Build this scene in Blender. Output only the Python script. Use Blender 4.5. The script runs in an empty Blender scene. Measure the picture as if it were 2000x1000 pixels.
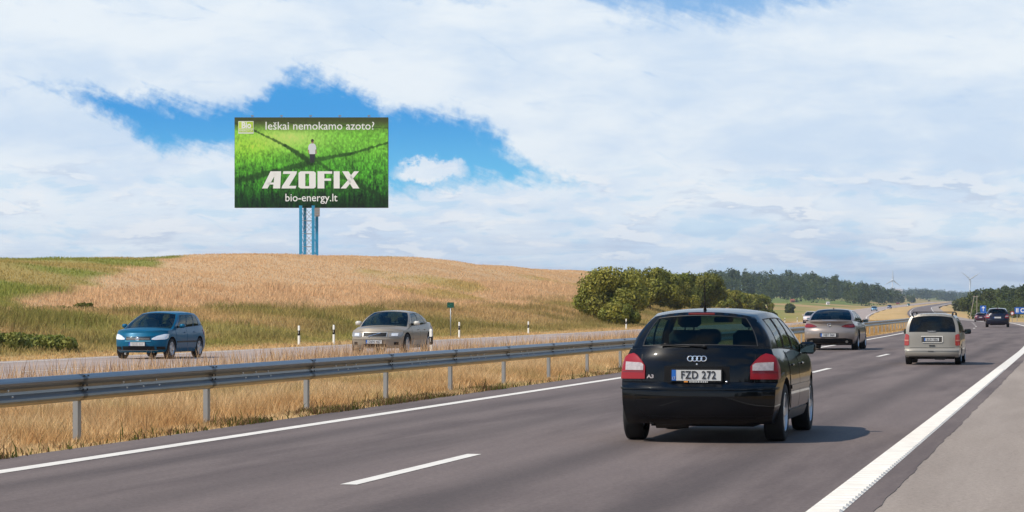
HAZE = 0.00009
import bpy, bmesh, math, random
import numpy as np
from mathutils import Vector, Matrix

random.seed(11)
rng = np.random.default_rng(11)
scene = bpy.context.scene
COL = scene.collection
R = math.radians

# ------------------------------------------------------------------ camera
TH = R(12.4)                    # the camera looks 12.4 degrees left of the road (+Y)
CT, ST = math.cos(TH), math.sin(TH)
CAM_H = 1.414
cam = bpy.data.cameras.new('camera')
cam_o = bpy.data.objects.new('camera', cam)
COL.objects.link(cam_o)
cam.sensor_width = 36.0
cam.lens = 90.0
cam.shift_y = 0.0517
cam.clip_start = 0.5
cam.clip_end = 30000
cam_o.location = (0, 0, CAM_H)
cam_o.rotation_euler = (R(90), 0, TH)
scene.camera = cam_o

# ------------------------------------------------------------------ exposure
vs = scene.view_settings
vs.view_transform = 'Standard'
vs.look = 'None'
vs.exposure = 0.0
vs.gamma = 1.0
vs.use_curve_mapping = False
scene.render.engine = 'CYCLES'
scene.cycles.max_bounces = 8
scene.cycles.transparent_max_bounces = 12
scene.cycles.volume_bounces = 0

# ------------------------------------------------------------------ sun
SUN_EL = R(48)
SB = R(24)                      # sun stands left of the view and 24 degrees behind the camera
sx, sz = -math.cos(SB), -math.sin(SB)          # in (right, forward) of the view
SUNV = Vector(((sx * CT - sz * ST) * math.cos(SUN_EL), (sx * ST + sz * CT) * math.cos(SUN_EL), math.sin(SUN_EL)))
sun = bpy.data.lights.new('sun', 'SUN')
sun.energy = 4.8
sun.angle = R(0.53)
sun.color = (1.0, 0.915, 0.785)
sun_o = bpy.data.objects.new('sun', sun)
COL.objects.link(sun_o)
sun_o.rotation_euler = SUNV.to_track_quat('Z', 'Y').to_euler()
sun_o.location = (-50, -20, 60)
SUN_ROT = math.atan2(SUNV.x, SUNV.y)

# ------------------------------------------------------------------ world: sky with clouds
class NT:
    def __init__(s, tree):
        s.t = tree
    def n(s, kind, **kw):
        nd = s.t.nodes.new(kind)
        ins = kw.pop('i', {})
        for k, v in kw.items():
            setattr(nd, k, v)
        for k, v in ins.items():
            s.put(nd.inputs[k], v)
        return nd
    def put(s, sock, v):
        if hasattr(v, 'is_linked') or hasattr(v, 'links'):
            s.t.links.new(v, sock)
        elif hasattr(v, 'outputs'):
            s.t.links.new(v.outputs[0], sock)
        else:
            sock.default_value = v
    def m(s, op, a, b=0.0, c=0.0, clamp=False):
        nd = s.t.nodes.new('ShaderNodeMath')
        nd.operation = op
        nd.use_clamp = clamp
        s.put(nd.inputs[0], a); s.put(nd.inputs[1], b); s.put(nd.inputs[2], c)
        return nd.outputs[0]
    def mix(s, f, a, b, kind='MIX'):
        nd = s.t.nodes.new('ShaderNodeMix')
        nd.data_type = 'RGBA'
        nd.blend_type = kind
        s.put(nd.inputs[0], f); s.put(nd.inputs[6], a); s.put(nd.inputs[7], b)
        return nd.outputs[2]
    def ss(s, x, a, b):            # smoothstep from a to b
        nd = s.t.nodes.new('ShaderNodeMapRange')
        nd.interpolation_type = 'SMOOTHSTEP'
        s.put(nd.inputs[0], x)
        nd.inputs[1].default_value = a; nd.inputs[2].default_value = b
        nd.inputs[3].default_value = 0; nd.inputs[4].default_value = 1
        return nd.outputs[0]
    def noise(s, vec, scale, detail=4, rough=0.55, dist=0.0):
        return s.n('ShaderNodeTexNoise', i={'Vector': vec, 'Scale': scale, 'Detail': detail, 'Roughness': rough, 'Distortion': dist}).outputs[0]

world = bpy.data.worlds.new('World')
scene.world = world
world.use_nodes = True
wt = world.node_tree
wt.nodes.clear()
W = NT(wt)
geo = W.n('ShaderNodeTexCoord').outputs['Generated']
sep = W.n('ShaderNodeSeparateXYZ', i={0: geo})
dx, dy, dz = sep.outputs
# compass angle measured from the heading of the hill, and height above the horizon, both in degrees
az = W.m('MULTIPLY', W.m('ARCTAN2', W.m('ADD', W.m('MULTIPLY', dx, CT), W.m('MULTIPLY', dy, ST)),
                        W.m('ADD', W.m('MULTIPLY', dx, -ST), W.m('MULTIPLY', dy, CT))), 57.2958)
el = W.m('MULTIPLY', W.m('ARCSINE', dz), 57.2958)
comb = W.n('ShaderNodeCombineXYZ', i={0: az, 1: el, 2: 0.0}).outputs[0]
# domain warp so that cloud edges fray
w1 = W.noise(comb, 0.55, 6, 0.62)
w2 = W.noise(W.n('ShaderNodeVectorMath', operation='ADD', i={0: comb, 1: (31.7, 12.1, 3.0)}), 0.6, 6, 0.62)
w3 = W.noise(W.n('ShaderNodeVectorMath', operation='ADD', i={0: comb, 1: (-9.7, 42.1, 7.0)}), 2.6, 5, 0.68)
azw = W.m('ADD', az, W.m('MULTIPLY', W.m('SUBTRACT', w1, 0.5), 1.5))
elw = W.m('ADD', W.m('ADD', el, W.m('MULTIPLY', W.m('SUBTRACT', w2, 0.5), 0.75)), W.m('MULTIPLY', W.m('SUBTRACT', w3, 0.5), 0.75))
def fcurve(xsock, pts, x0, x1, y0, y1):
    nd = wt.nodes.new('ShaderNodeFloatCurve')
    c = nd.mapping.curves[0]
    P = [((x - x0) / (x1 - x0), (y - y0) / (y1 - y0)) for x, y in pts]
    while len(c.points) < len(P):
        c.points.new(0.5, 0.5)
    for p, q in zip(c.points, P):
        p.location = q
        p.handle_type = 'VECTOR'
    nd.mapping.update()
    t = W.m('DIVIDE', W.m('SUBTRACT', xsock, x0), x1 - x0, clamp=True)
    W.put(nd.inputs['Value'], t)
    return W.m('ADD', W.m('MULTIPLY', nd.outputs[0], y1 - y0), y0)
def D(px, py):                # degrees
    return (math.degrees(math.atan((px - 1000) / 5000)), math.degrees(math.atan((603.4 - py) / 5000)))
def band(up, lo):             # > 0 inside an opening bounded by two outlines (degrees)
    U = [D(*p) for p in up]; L = [D(*p) for p in lo]
    u = fcurve(azw, U, U[0][0], U[-1][0], -4, 10)
    l = fcurve(azw, L, L[0][0], L[-1][0], -4, 10)
    return W.m('MINIMUM', W.m('SUBTRACT', u, elw), W.m('SUBTRACT', elw, l))
gap1 = band([(60, 190), (200, 180), (300, 200), (400, 212), (480, 208), (530, 165), (575, 145), (660, 170), (760, 215), (880, 228), (950, 250), (1060, 335), (1150, 380)],
            [(60, 160), (200, 222), (260, 264), (330, 288), (480, 302), (640, 320), (740, 358), (800, 376), (850, 366), (920, 350), (1000, 352), (1060, 352), (1110, 352), (1150, 340)])
gap2 = band([(1080, -10), (1200, -90), (1400, -120), (1600, -60), (1700, -10)],
            [(1080, -10), (1200, 34), (1400, 60), (1560, 34), (1720, -20)])
gap3 = band([(1380, 535), (1480, 526), (1620, 532), (1720, 560)],
            [(1380, 555), (1480, 572), (1600, 570), (1720, 562)])
puff = W.m('SUBTRACT', 1.0, W.m('SQRT', W.m('ADD', W.m('POWER', W.m('DIVIDE', W.m('SUBTRACT', azw, D(835, 0)[0]), 1.0), 2.0),
                                          W.m('POWER', W.m('DIVIDE', W.m('SUBTRACT', elw, D(0, 330)[1]), 0.36), 2.0))))
dg_ = W.n('ShaderNodeVectorRotate', rotation_type='Z_AXIS', i={'Vector': comb, 'Angle': R(24)}).outputs[0]
streak = W.noise(W.n('ShaderNodeVectorMath', operation='MULTIPLY', i={0: dg_, 1: (0.5, 2.6, 1.0)}).outputs[0], 1.0, 7, 0.62, 0.6)
gs_ = W.m('MULTIPLY', W.m('SUBTRACT', streak, 0.5), 1.1)
blue = W.m('MAXIMUM', W.ss(W.m('ADD', gap1, W.m('MULTIPLY', gs_, 0.75)), -0.28, 0.28), W.m('MULTIPLY', W.ss(W.m('ADD', gap2, gs_), -0.25, 0.6), 0.72))
blue = W.m('MAXIMUM', blue, W.m('MULTIPLY', W.ss(streak, 0.62, 0.76), 0.30))
blue = W.m('MAXIMUM', blue, W.m('MULTIPLY', W.ss(gap3, -0.25, 0.45), 0.6))
blue = W.m('MULTIPLY', blue, W.m('SUBTRACT', 1.0, W.ss(puff, 0.0, 0.45)))
# the rest of the dome: broken cloud everywhere, opening higher up
stretch = W.n('ShaderNodeVectorMath', operation='MULTIPLY', i={0: geo, 1: (1.0, 1.0, 2.6)}).outputs[0]
big = W.noise(stretch, 2.3, 7, 0.6, 0.4)
high = W.ss(el, 9.0, 22.0)
openings = W.m('MULTIPLY', W.ss(big, 0.40, 0.53), high)
blue = W.m('MAXIMUM', blue, openings)
# thin wisps of blue in the lower veil
wv = W.n('ShaderNodeVectorMath', operation='MULTIPLY', i={0: comb, 1: (0.30, 1.6, 1.0)}).outputs[0]
wisp = W.m('MULTIPLY', W.ss(W.noise(wv, 1.1, 7, 0.6, 0.6), 0.58, 0.78), 0.22)
blue = W.m('MAXIMUM', blue, wisp)
sky = W.n('ShaderNodeTexSky', sky_type='NISHITA', sun_disc=False, sun_elevation=SUN_EL, sun_rotation=SUN_ROT, altitude=0.0, air_density=1.0, dust_density=0.3, ozone_density=3.0)
up = W.n('ShaderNodeCombineXYZ', i={0: dx, 1: dy, 2: W.m('ADD', W.m('MULTIPLY', W.m('ABSOLUTE', dz), 3.2), 0.14)}).outputs[0]
W.put(sky.inputs[0], W.n('ShaderNodeVectorMath', operation='NORMALIZE', i={0: up}))
hs = W.n('ShaderNodeHueSaturation', i={'Hue': 0.492, 'Saturation': 1.35, 'Value': 0.20, 'Color': sky}).outputs[0]
hs = W.mix(W.ss(el, 30.0, 8.0), hs, W.mix(W.ss(el, 4.6, 2.5), (0.050, 0.34, 0.77, 1), (0.15, 0.56, 0.88, 1)))
# clouds: soft shading in long strands
sv = W.n('ShaderNodeVectorMath', operation='MULTIPLY', i={0: comb, 1: (0.16, 0.55, 1.0)}).outputs[0]
sh1 = W.noise(sv, 0.7, 4, 0.5, 0.4)
sv2 = W.n('ShaderNodeVectorMath', operation='MULTIPLY', i={0: comb, 1: (0.5, 1.3, 1.0)}).outputs[0]
sh2 = W.noise(sv2, 0.8, 6, 0.52, 0.3)
sh3 = W.noise(W.n('ShaderNodeVectorMath', operation='MULTIPLY', i={0: comb, 1: (0.9, 2.2, 1.0)}).outputs[0], 1.0, 7, 0.62, 1.2)
shade = W.ss(W.m('ADD', W.m('ADD', W.m('MULTIPLY', sh1, 0.55), W.m('MULTIPLY', sh2, 0.35)), W.m('MULTIPLY', sh3, 0.10)), 0.38, 0.58)
cloud = W.mix(shade, (0.64, 0.77, 0.93, 1), (0.85, 0.92, 0.98, 1))
low = W.ss(el, 2.6, 0.4)
flatb = W.noise(W.n('ShaderNodeVectorMath', operation='MULTIPLY', i={0: comb, 1: (0.22, 2.0, 1.0)}), 1.0, 6, 0.6, 0.3)
cloud = W.mix(W.m('MULTIPLY', W.m('MULTIPLY', low, W.ss(flatb, 0.42, 0.62)), 0.75), cloud, (0.47, 0.58, 0.77, 1))
cum = W.noise(W.n('ShaderNodeVectorMath', operation='MULTIPLY', i={0: comb, 1: (0.42, 1.5, 1.0)}).outputs[0], 1.3, 7, 0.58, 0.2)
cumS = W.noise(W.n('ShaderNodeVectorMath', operation='MULTIPLY', i={0: W.n('ShaderNodeVectorMath', operation='ADD', i={0: comb, 1: (0.10, 0.20, 0.0)}).outputs[0], 1: (0.42, 1.5, 1.0)}).outputs[0], 1.3, 7, 0.58, 0.2)
rowm = W.m('MULTIPLY', W.ss(el, 0.5, 1.2), W.ss(el, 3.6, 2.6))
cm = W.m('MULTIPLY', W.m('MULTIPLY', W.ss(cum, 0.50, 0.60), rowm), 0.6)
lit = W.ss(W.m('SUBTRACT', cum, cumS), -0.02, 0.045)
cloud = W.mix(cm, cloud, W.mix(lit, (0.56, 0.65, 0.80, 1), (0.93, 0.95, 0.97, 1)))
blue = W.m('MAXIMUM', blue, W.m('MULTIPLY', W.m('MULTIPLY', W.ss(cum, 0.47, 0.38), rowm), 0.22))
dark_high = W.m('MULTIPLY', W.ss(el, 8.0, 36.0), 0.7)
cloud = W.mix(dark_high, cloud, (0.30, 0.35, 0.44, 1))
col = W.mix(blue, cloud, hs)
bg = W.n('ShaderNodeBackground', i={'Color': col, 'Strength': 1.0})
out = W.n('ShaderNodeOutputWorld', i={0: bg})

# ------------------------------------------------------------------ materials
MATS = {}
def mat(name, color=(0.5, 0.5, 0.5), rough=0.6, metal=0.0, coat=0.0, spec=0.5, bump=None, vary=0.0, vscale=8.0, emit=None, attr=None, transl=0.0, noise2=None):
    if name in MATS:
        return MATS[name]
    m = bpy.data.materials.new(name)
    m.use_nodes = True
    t = m.node_tree
    N = NT(t)
    b = t.nodes['Principled BSDF']
    b.inputs['Base Color'].default_value = (*color, 1)
    b.inputs['Roughness'].default_value = rough
    b.inputs['Metallic'].default_value = metal
    b.inputs['Coat Weight'].default_value = coat
    b.inputs['Coat Roughness'].default_value = 0.04
    b.inputs['Specular IOR Level'].default_value = spec
    co = N.n('ShaderNodeTexCoord').outputs['Object']
    c = None
    if attr:
        c = N.n('ShaderNodeAttribute', attribute_name=attr).outputs['Color']
    if vary:
        nz = N.noise(co, vscale, 5, 0.6)
        f = N.m('ADD', N.m('MULTIPLY', nz, 2 * vary), 1 - vary)
        base = c if c is not None else (*color, 1)
        c = N.n('ShaderNodeVectorMath', operation='SCALE', i={0: base if c is not None else color, 'Scale': f}).outputs[0]
    if c is not None:
        N.put(b.inputs['Base Color'], c)
    if bump:
        nz = N.noise(co, bump[0], 4, 0.6)
        bp = N.n('ShaderNodeBump', i={'Height': nz, 'Strength': bump[1], 'Distance': bump[2]})
        N.put(b.inputs['Normal'], bp)
    if emit:
        b.inputs['Emission Color'].default_value = (*emit[:3], 1)
        b.inputs['Emission Strength'].default_value = emit[3]
    if transl:
        tr = N.n('ShaderNodeBsdfTranslucent')
        if c is not None:
            N.put(tr.inputs['Color'], c)
        else:
            tr.inputs['Color'].default_value = (*color, 1)
        mx = N.n('ShaderNodeMixShader', i={0: transl, 1: b.outputs[0], 2: tr.outputs[0]})
        N.put(t.nodes['Material Output'].inputs[0], mx)
    MATS[name] = m
    return m

def glass_mat(name, tint, refl=0.10, rough=0.02):
    m = bpy.data.materials.new(name)
    m.use_nodes = True
    t = m.node_tree
    N = NT(t)
    t.nodes.remove(t.nodes['Principled BSDF'])
    tr = N.n('ShaderNodeBsdfTransparent', i={'Color': (*tint, 1)})
    gl = N.n('ShaderNodeBsdfGlossy', i={'Color': (1, 1, 1, 1), 'Roughness': rough})
    lw = N.n('ShaderNodeLayerWeight', i={'Blend': 0.5})
    f = N.m('ADD', N.m('MULTIPLY', N.m('POWER', lw.outputs['Facing'], 4.5), 0.6), refl, clamp=True)
    mx = N.n('ShaderNodeMixShader', i={0: f, 1: tr.outputs[0], 2: gl.outputs[0]})
    N.put(t.nodes['Material Output'].inputs[0], mx)
    MATS[name] = m
    return m

# ------------------------------------------------------------------ object helpers
def mesh_obj(name, v, f, mats=None, parent=None, smooth=False, midx=None):
    me = bpy.data.meshes.new(name)
    me.from_pydata([tuple(p) for p in v], [], [tuple(q) for q in f])
    if mats is not None:
        for mm in (mats if isinstance(mats, (list, tuple)) else [mats]):
            me.materials.append(mm)
    if midx is not None:
        me.polygons.foreach_set('material_index', np.asarray(midx, dtype=np.int32))
    if smooth:
        me.polygons.foreach_set('use_smooth', np.ones(len(me.polygons), dtype=bool))
    me.update()
    o = bpy.data.objects.new(name, me)
    COL.objects.link(o)
    if parent is not None:
        o.parent = parent
    return o

def np_mesh(name, verts, loops, starts, totals, mat_, smooth=False, colors=None, parent=None):
    me = bpy.data.meshes.new(name)
    me.vertices.add(len(verts))
    me.vertices.foreach_set('co', np.asarray(verts, np.float32).ravel())
    me.loops.add(len(loops))
    me.loops.foreach_set('vertex_index', np.asarray(loops, np.int32))
    me.polygons.add(len(starts))
    me.polygons.foreach_set('loop_start', np.asarray(starts, np.int32))
    me.polygons.foreach_set('loop_total', np.asarray(totals, np.int32))
    if smooth:
        me.polygons.foreach_set('use_smooth', np.ones(len(starts), dtype=bool))
    if mat_ is not None:
        me.materials.append(mat_)
    if colors is not None:
        a = me.attributes.new('tint', 'FLOAT_COLOR', 'POINT')
        c = np.ones((len(verts), 4), np.float32)
        c[:, :3] = colors
        a.data.foreach_set('color', c.ravel())
    me.update(calc_edges=True)
    o = bpy.data.objects.new(name, me)
    COL.objects.link(o)
    if parent is not None:
        o.parent = parent
    return o

def tag(o, label=None, cat=None, group=None, kind=None):
    if label: o['label'] = label
    if cat: o['category'] = cat
    if group: o['group'] = group
    if kind: o['kind'] = kind
    return o

def empty(name, loc=(0, 0, 0), rz=0.0, sc=1.0, parent=None):
    o = bpy.data.objects.new(name, None)
    COL.objects.link(o)
    o.location = loc
    o.rotation_euler = (0, 0, rz)
    o.scale = (sc, sc, sc)
    o.empty_display_size = 0.3
    if parent is not None:
        o.parent = parent
    return o

class MB:
    """collects simple solids, builds one mesh object"""
    def __init__(s):
        s.v = []; s.f = []
    def add(s, v, f):
        n = len(s.v)
        s.v += [tuple(p) for p in v]
        s.f += [tuple(i + n for i in q) for q in f]
        return s
    def box(s, x0, x1, y0, y1, z0, z1, bev=0.0):
        if bev > 0:
            b = bev
            V = []; rings = []
            for z, k in ((z0, b), (z0 + b, 0), (z1 - b, 0), (z1, b)):
                ring = [(x0 + b + k * .6, y0 + k), (x1 - b - k * .6, y0 + k), (x1 - k, y0 + b + k * .6), (x1 - k, y1 - b - k * .6),
                        (x1 - b - k * .6, y1 - k), (x0 + b + k * .6, y1 - k), (x0 + k, y1 - b - k * .6), (x0 + k, y0 + b + k * .6)]
                rings.append(len(V)); V += [(x, y, z) for x, y in ring]
            F = [tuple(range(7, -1, -1)), tuple(range(24, 32))]
            for r in range(3):
                a, c = rings[r], rings[r + 1]
                for i in range(8):
                    j = (i + 1) % 8
                    F.append((a + i, a + j, c + j, c + i))
            return s.add(V, F)
        V = [(x0, y0, z0), (x1, y0, z0), (x1, y1, z0), (x0, y1, z0), (x0, y0, z1), (x1, y0, z1), (x1, y1, z1), (x0, y1, z1)]
        return s.add(V, [(0, 3, 2, 1), (4, 5, 6, 7), (0, 1, 5, 4), (1, 2, 6, 5), (2, 3, 7, 6), (3, 0, 4, 7)])
    def tube(s, p, q, r0, r1=None, n=8):
        r1 = r0 if r1 is None else r1
        p, q = Vector(p), Vector(q)
        d = (q - p).normalized()
        a = d.orthogonal().normalized(); b = d.cross(a)
        V = []
        for c, r in ((p, r0), (q, r1)):
            for i in range(n):
                t = 2 * math.pi * i / n
                V.append(c + (a * math.cos(t) + b * math.sin(t)) * r)
        F = [tuple(range(n - 1, -1, -1)), tuple(range(n, 2 * n))]
        for i in range(n):
            j = (i + 1) % n
            F.append((i, j, n + j, n + i))
        return s.add(V, F)
    def lathe_x(s, prof, n=28, cx=0.0, cy=0.0, cz=0.0):      # prof: list of (x, r) about the X axis; closed loop
        V = []
        for x, r in prof:
            for i in range(n):
                t = 2 * math.pi * i / n
                V.append((cx + x, cy + r * math.cos(t), cz + r * math.sin(t)))
        F = []
        m = len(prof)
        for k in range(m - 1):
            for i in range(n):
                j = (i + 1) % n
                F.append((k * n + i, k * n + j, (k + 1) * n + j, (k + 1) * n + i))
        return s.add(V, F)
    def ell(s, c, r, nu=12, nv=8):
        V = [(c[0], c[1], c[2] - r[2])]
        for j in range(1, nv):
            ph = -math.pi / 2 + math.pi * j / nv
            for i in range(nu):
                t = 2 * math.pi * i / nu
                V.append((c[0] + r[0] * math.cos(ph) * math.cos(t), c[1] + r[1] * math.cos(ph) * math.sin(t), c[2] + r[2] * math.sin(ph)))
        V.append((c[0], c[1], c[2] + r[2]))
        F = []
        for i in range(nu):
            F.append((0, 1 + (i + 1) % nu, 1 + i))
            F.append((len(V) - 1, 1 + (nv - 2) * nu + i, 1 + (nv - 2) * nu + (i + 1) % nu))
        for j in range(nv - 2):
            for i in range(nu):
                k = (i + 1) % nu
                F.append((1 + j * nu + i, 1 + j * nu + k, 1 + (j + 1) * nu + k, 1 + (j + 1) * nu + i))
        return s.add(V, F)
    def torus(s, M, R0, r0, n=20, k=6):
        V = []; F = []
        for i in range(n):
            a = 2 * math.pi * i / n
            for j in range(k):
                b = 2 * math.pi * j / k
                rr = R0 + r0 * math.cos(b)
                V.append(M @ Vector((rr * math.cos(a), rr * math.sin(a), r0 * math.sin(b))))
        for i in range(n):
            for j in range(k):
                F.append((i * k + j, ((i + 1) % n) * k + j, ((i + 1) % n) * k + (j + 1) % k, i * k + (j + 1) % k))
        return s.add(V, F)
    def poly(s, pts, M, depth):      # extruded outline in local XY, thickness along +Z of M
        n = len(pts)
        V = [M @ Vector((x, y, 0)) for x, y in pts] + [M @ Vector((x, y, depth)) for x, y in pts]
        F = [tuple(range(n - 1, -1, -1)), tuple(range(n, 2 * n))] + [(i, (i + 1) % n, n + (i + 1) % n, n + i) for i in range(n)]
        return s.add(V, F)
    def build(s, name, m, parent=None, smooth=False):
        return mesh_obj(name, s.v, s.f, m, parent, smooth)

def text_obj(name, s, size, m, M, parent=None, depth=0.004, bold=0.0, sx=1.0, align='CENTER', space=1.0):
    cu = bpy.data.curves.new('lettering', 'FONT')
    cu.body = s
    cu.size = size
    cu.align_x = align
    cu.align_y = 'CENTER'
    cu.extrude = depth
    cu.offset = bold
    cu.space_character = space
    cu.resolution_u = 3
    to = bpy.data.objects.new('lettering', cu)
    COL.objects.link(to)
    dg = bpy.context.evaluated_depsgraph_get()
    me = bpy.data.meshes.new_from_object(to.evaluated_get(dg))
    bpy.data.objects.remove(to)
    bpy.data.curves.remove(cu)
    me.transform(M @ Matrix.Diagonal((sx, 1, 1, 1)))
    me.materials.clear()
    me.materials.append(m)
    me.name = name
    o = bpy.data.objects.new(name, me)
    COL.objects.link(o)
    if parent is not None:
        o.parent = parent
    return o

def copy_tree(o, parent=None):
    c = o.copy()
    COL.objects.link(c)
    c.parent = parent
    for ch in list(o.children):
        copy_tree(ch, c)
    return c

def pchip(pts):
    x = np.array([p[0] for p in pts], float); y = np.array([p[1] for p in pts], float)
    h = np.diff(x); d = np.diff(y) / h
    m = np.zeros(len(x))
    m[0], m[-1] = d[0], d[-1]
    for i in range(1, len(x) - 1):
        if d[i - 1] * d[i] > 0:
            w1_ = 2 * h[i] + h[i - 1]; w2_ = h[i] + 2 * h[i - 1]
            m[i] = (w1_ + w2_) / (w1_ / d[i - 1] + w2_ / d[i])
    def f(t):
        t = np.clip(t, x[0], x[-1])
        k = np.clip(np.searchsorted(x, t, side='right') - 1, 0, len(x) - 2)
        hh = h[k]; s = (t - x[k]) / hh
        return ((1 + 2 * s) * (1 - s) ** 2 * y[k] + s * (1 - s) ** 2 * hh * m[k] + s * s * (3 - 2 * s) * y[k + 1] + s * s * (s - 1) * hh * m[k + 1])
    return f

def sstep(a, b, t):
    t = np.clip((t - a) / (b - a), 0, 1)
    return t * t * (3 - 2 * t)

def vnoise(x, y, seed=0):
    x = np.asarray(x, float); y = np.asarray(y, float)
    xi = np.floor(x).astype(np.int64); yi = np.floor(y).astype(np.int64)
    fx = x - xi; fy = y - yi
    fx = fx * fx * (3 - 2 * fx); fy = fy * fy * (3 - 2 * fy)
    def h(a, b):
        n = (a * 374761393 + b * 668265263 + seed * 1442695041) & 0x7fffffff
        n = ((n ^ (n >> 13)) * 1274126177) & 0x7fffffff
        return ((n ^ (n >> 16)) & 0xffff) / 65535.0
    return (h(xi, yi) * (1 - fx) + h(xi + 1, yi) * fx) * (1 - fy) + (h(xi, yi + 1) * (1 - fx) + h(xi + 1, yi + 1) * fx) * fy
def fbm(x, y, seed=0, o=4):
    s = 0; a = 1; t = 0
    for i in range(o):
        s = s + a * vnoise(x * 2 ** i, y * 2 ** i, seed + i * 17); t += a; a *= 0.5
    return s / t

# ------------------------------------------------------------------ lie of the land
road_c = pchip([(-200, 0), (0, 0), (80, 0), (190, -1.5), (240, -3.4), (300, -6), (450, -15), (523, -21), (650, -31), (908, -47), (1515, -78), (2200, -100), (2838, -117), (3500, -125), (9000, -100)])
road_z = pchip([(-200, 0), (0, 0), (215, 0), (300, -0.15), (400, -0.6), (520, -0.75), (700, -0.1), (908, 0.9), (1200, 1.9), (1515, 2.9), (2200, 6.2), (2838, 9.2), (3500, 11.5), (4200, 14), (6000, 18), (9000, 20)])
crest = pchip([(-100, 4.3), (120, 4.4), (171, 4.9), (212, 5.75), (260, 7.2), (300, 7.6), (394, 8.3), (496, 9.2), (560, 8.5), (640, 5.0), (720, 0.0)])
foot = pchip([(-100, 1.2), (127, 1.35), (166, 1.6), (222, 2.0), (275, 2.7), (350, 2.9), (450, 2.0), (600, -1.5), (700, -2.5)])

def ground(x, y):
    x = np.asarray(x, float); y = np.asarray(y, float)
    c = road_c(y); u = x - c; zr = road_z(y)
    z = zr + 0.0 * x
    far_dip = -0.13 * sstep(-10.1, -10.9, u) - 0.02 * sstep(-15, -19, u)
    # left verge and hill
    d = -32.0 - u
    A = foot(y); B = crest(y)
    w = sstep(760, 520, y)
    verge = (A - 0) * sstep(0, 1, d / 17.0) * 1.0 - 0.25 * np.exp(-((d - 5) / 2.5) ** 2)
    hill = A + (B - A) * np.sin(np.clip((d - 17) / 27.0, 0, 1) * math.pi / 2) ** 1.0
    back = -np.minimum(0.16 * np.clip(d - 46, 0, 500) * sstep(0, 14, d - 46), 4.5)
    side = np.where(d < 17, verge, np.maximum(hill, verge)) + back
    bumps = (fbm(x / 9.0, y / 9.0, 3) - 0.5) * 0.7 * sstep(4, 25, d) + (fbm(x / 30.0, y / 30.0, 9) - 0.5) * 1.0 * sstep(20, 36, d) * sstep(50, 42, d)
    left = np.where(d > 0, (side + bumps) * w, 0.0)
    z = z + far_dip * sstep(-36, -31.5, u) * w + left
    # valley: the ground rises again to the left of the far road
    z = z + 2.4 * sstep(0, 45, -u - 34) * sstep(550, 1150, y) + 9.0 * sstep(40, 140, -u - 20) * sstep(1500, 2250, y)
        # right of the road
    dr = u - 6.0
    z = z - 0.5 * sstep(0, 5, dr) + 3.0 * sstep(8, 60, dr) * sstep(300, 700, y) + 8.0 * sstep(60, 300, dr) * sstep(600, 1500, y)
    z = z + (fbm(x / 60.0, y / 60.0, 21) - 0.5) * 1.2 * sstep(40, 150, np.abs(u)) * sstep(700, 1200, y)
    # sheet of ground lies below the carriageways
    r = np.hypot(x, y)
    sink = 0.05 + np.clip(r - 200, 0, 3000) * 0.0006
    onroad = sstep(-10.1, -9.6, u) * sstep(2.2, 1.4, u) + sstep(-31.6, -31.0, u) * sstep(-19.2, -19.8, u)
    z = z - sink * np.clip(onroad, 0, 1)
    return z

WHEAT = np.array([0.585, 0.39, 0.215]); DRY = np.array([0.56, 0.37, 0.165]); OLIVE = np.array([0.33, 0.245, 0.085])
GREEN = np.array([0.215, 0.215, 0.048]); LUSH = np.array([0.10, 0.14, 0.022]); MEADOW = np.array([0.17, 0.21, 0.045]); DIRT = np.array([0.26, 0.19, 0.12])
def mixc(a, b, t):
    t = np.asarray(t)[..., None]
    return a * (1 - t) + b * t
def ground_color(x, y):
    x = np.asarray(x, float); y = np.asarray(y, float)
    u = x - road_c(y); d = -32.0 - u
    n1 = fbm(x / 14.0, y / 14.0, 5); n2 = fbm(x / 3.0, y / 5.0, 8); n3 = fbm(x / 40.0, y / 40.0, 31)
    c = np.ones(x.shape + (3,)) * DRY
    c = mixc(c, OLIVE, 0.5 * sstep(0.5, 0.75, n2))
    verge = mixc(mixc(OLIVE + 0 * c, DRY * 0.8, sstep(0.36, 0.62, n1)), GREEN * 1.15, 0.55 * sstep(0.50, 0.68, n2 * 0.5 + n3 * 0.5))
    verge = mixc(verge, GREEN, 0.4 * sstep(9, 3, d) * sstep(0.4, 0.6, n1))
    verge = mixc(verge, DRY * 0.9, sstep(1.8, 0.6, d))
    c = mixc(c, verge, sstep(-0.3, 0.3, d))
    edge = d + (n2 - 0.5) * 3.5 + (n1 - 0.5) * 3
    wheat = mixc(WHEAT + 0 * c, OLIVE * 1.3, 0.8 * sstep(0.68, 0.78, fbm(x / 9.0, y / 30.0, 77)))
    wheat = wheat * (0.93 + 0.14 * n1[..., None])
    c = mixc(c, wheat, sstep(12.5, 15, edge - (y < 150) * 2.0) * sstep(640, 560, y))
    # green field: on the near side of a line running up the hill
    yb = 112 + (d - 17) * (212 - 112) / 26.0
    gf = sstep(3, -3, y - yb + (n2 - 0.5) * 10) * sstep(13, 16, edge)
    c = mixc(c, mixc(GREEN * 1.15 + 0 * c, OLIVE * 1.15, sstep(0.45, 0.65, n1)), gf)
    far = sstep(420, 700, y)
    mead = mixc(MEADOW + 0 * c, DRY * 0.75, sstep(0.50, 0.68, fbm(x / 60.0, y / 110.0, 45)))
    c = mixc(c, mead, far * sstep(12, 40, np.abs(u + 15)))
    c = mixc(c, mixc(MEADOW + 0 * c, DRY * .8, sstep(.4, .6, n1)), far * sstep(3, 30, u))
    c = mixc(c, DRY * 0.85 + 0 * c, sstep(1.0, 1.6, u) * sstep(7, 4, u))
    return c

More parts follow.
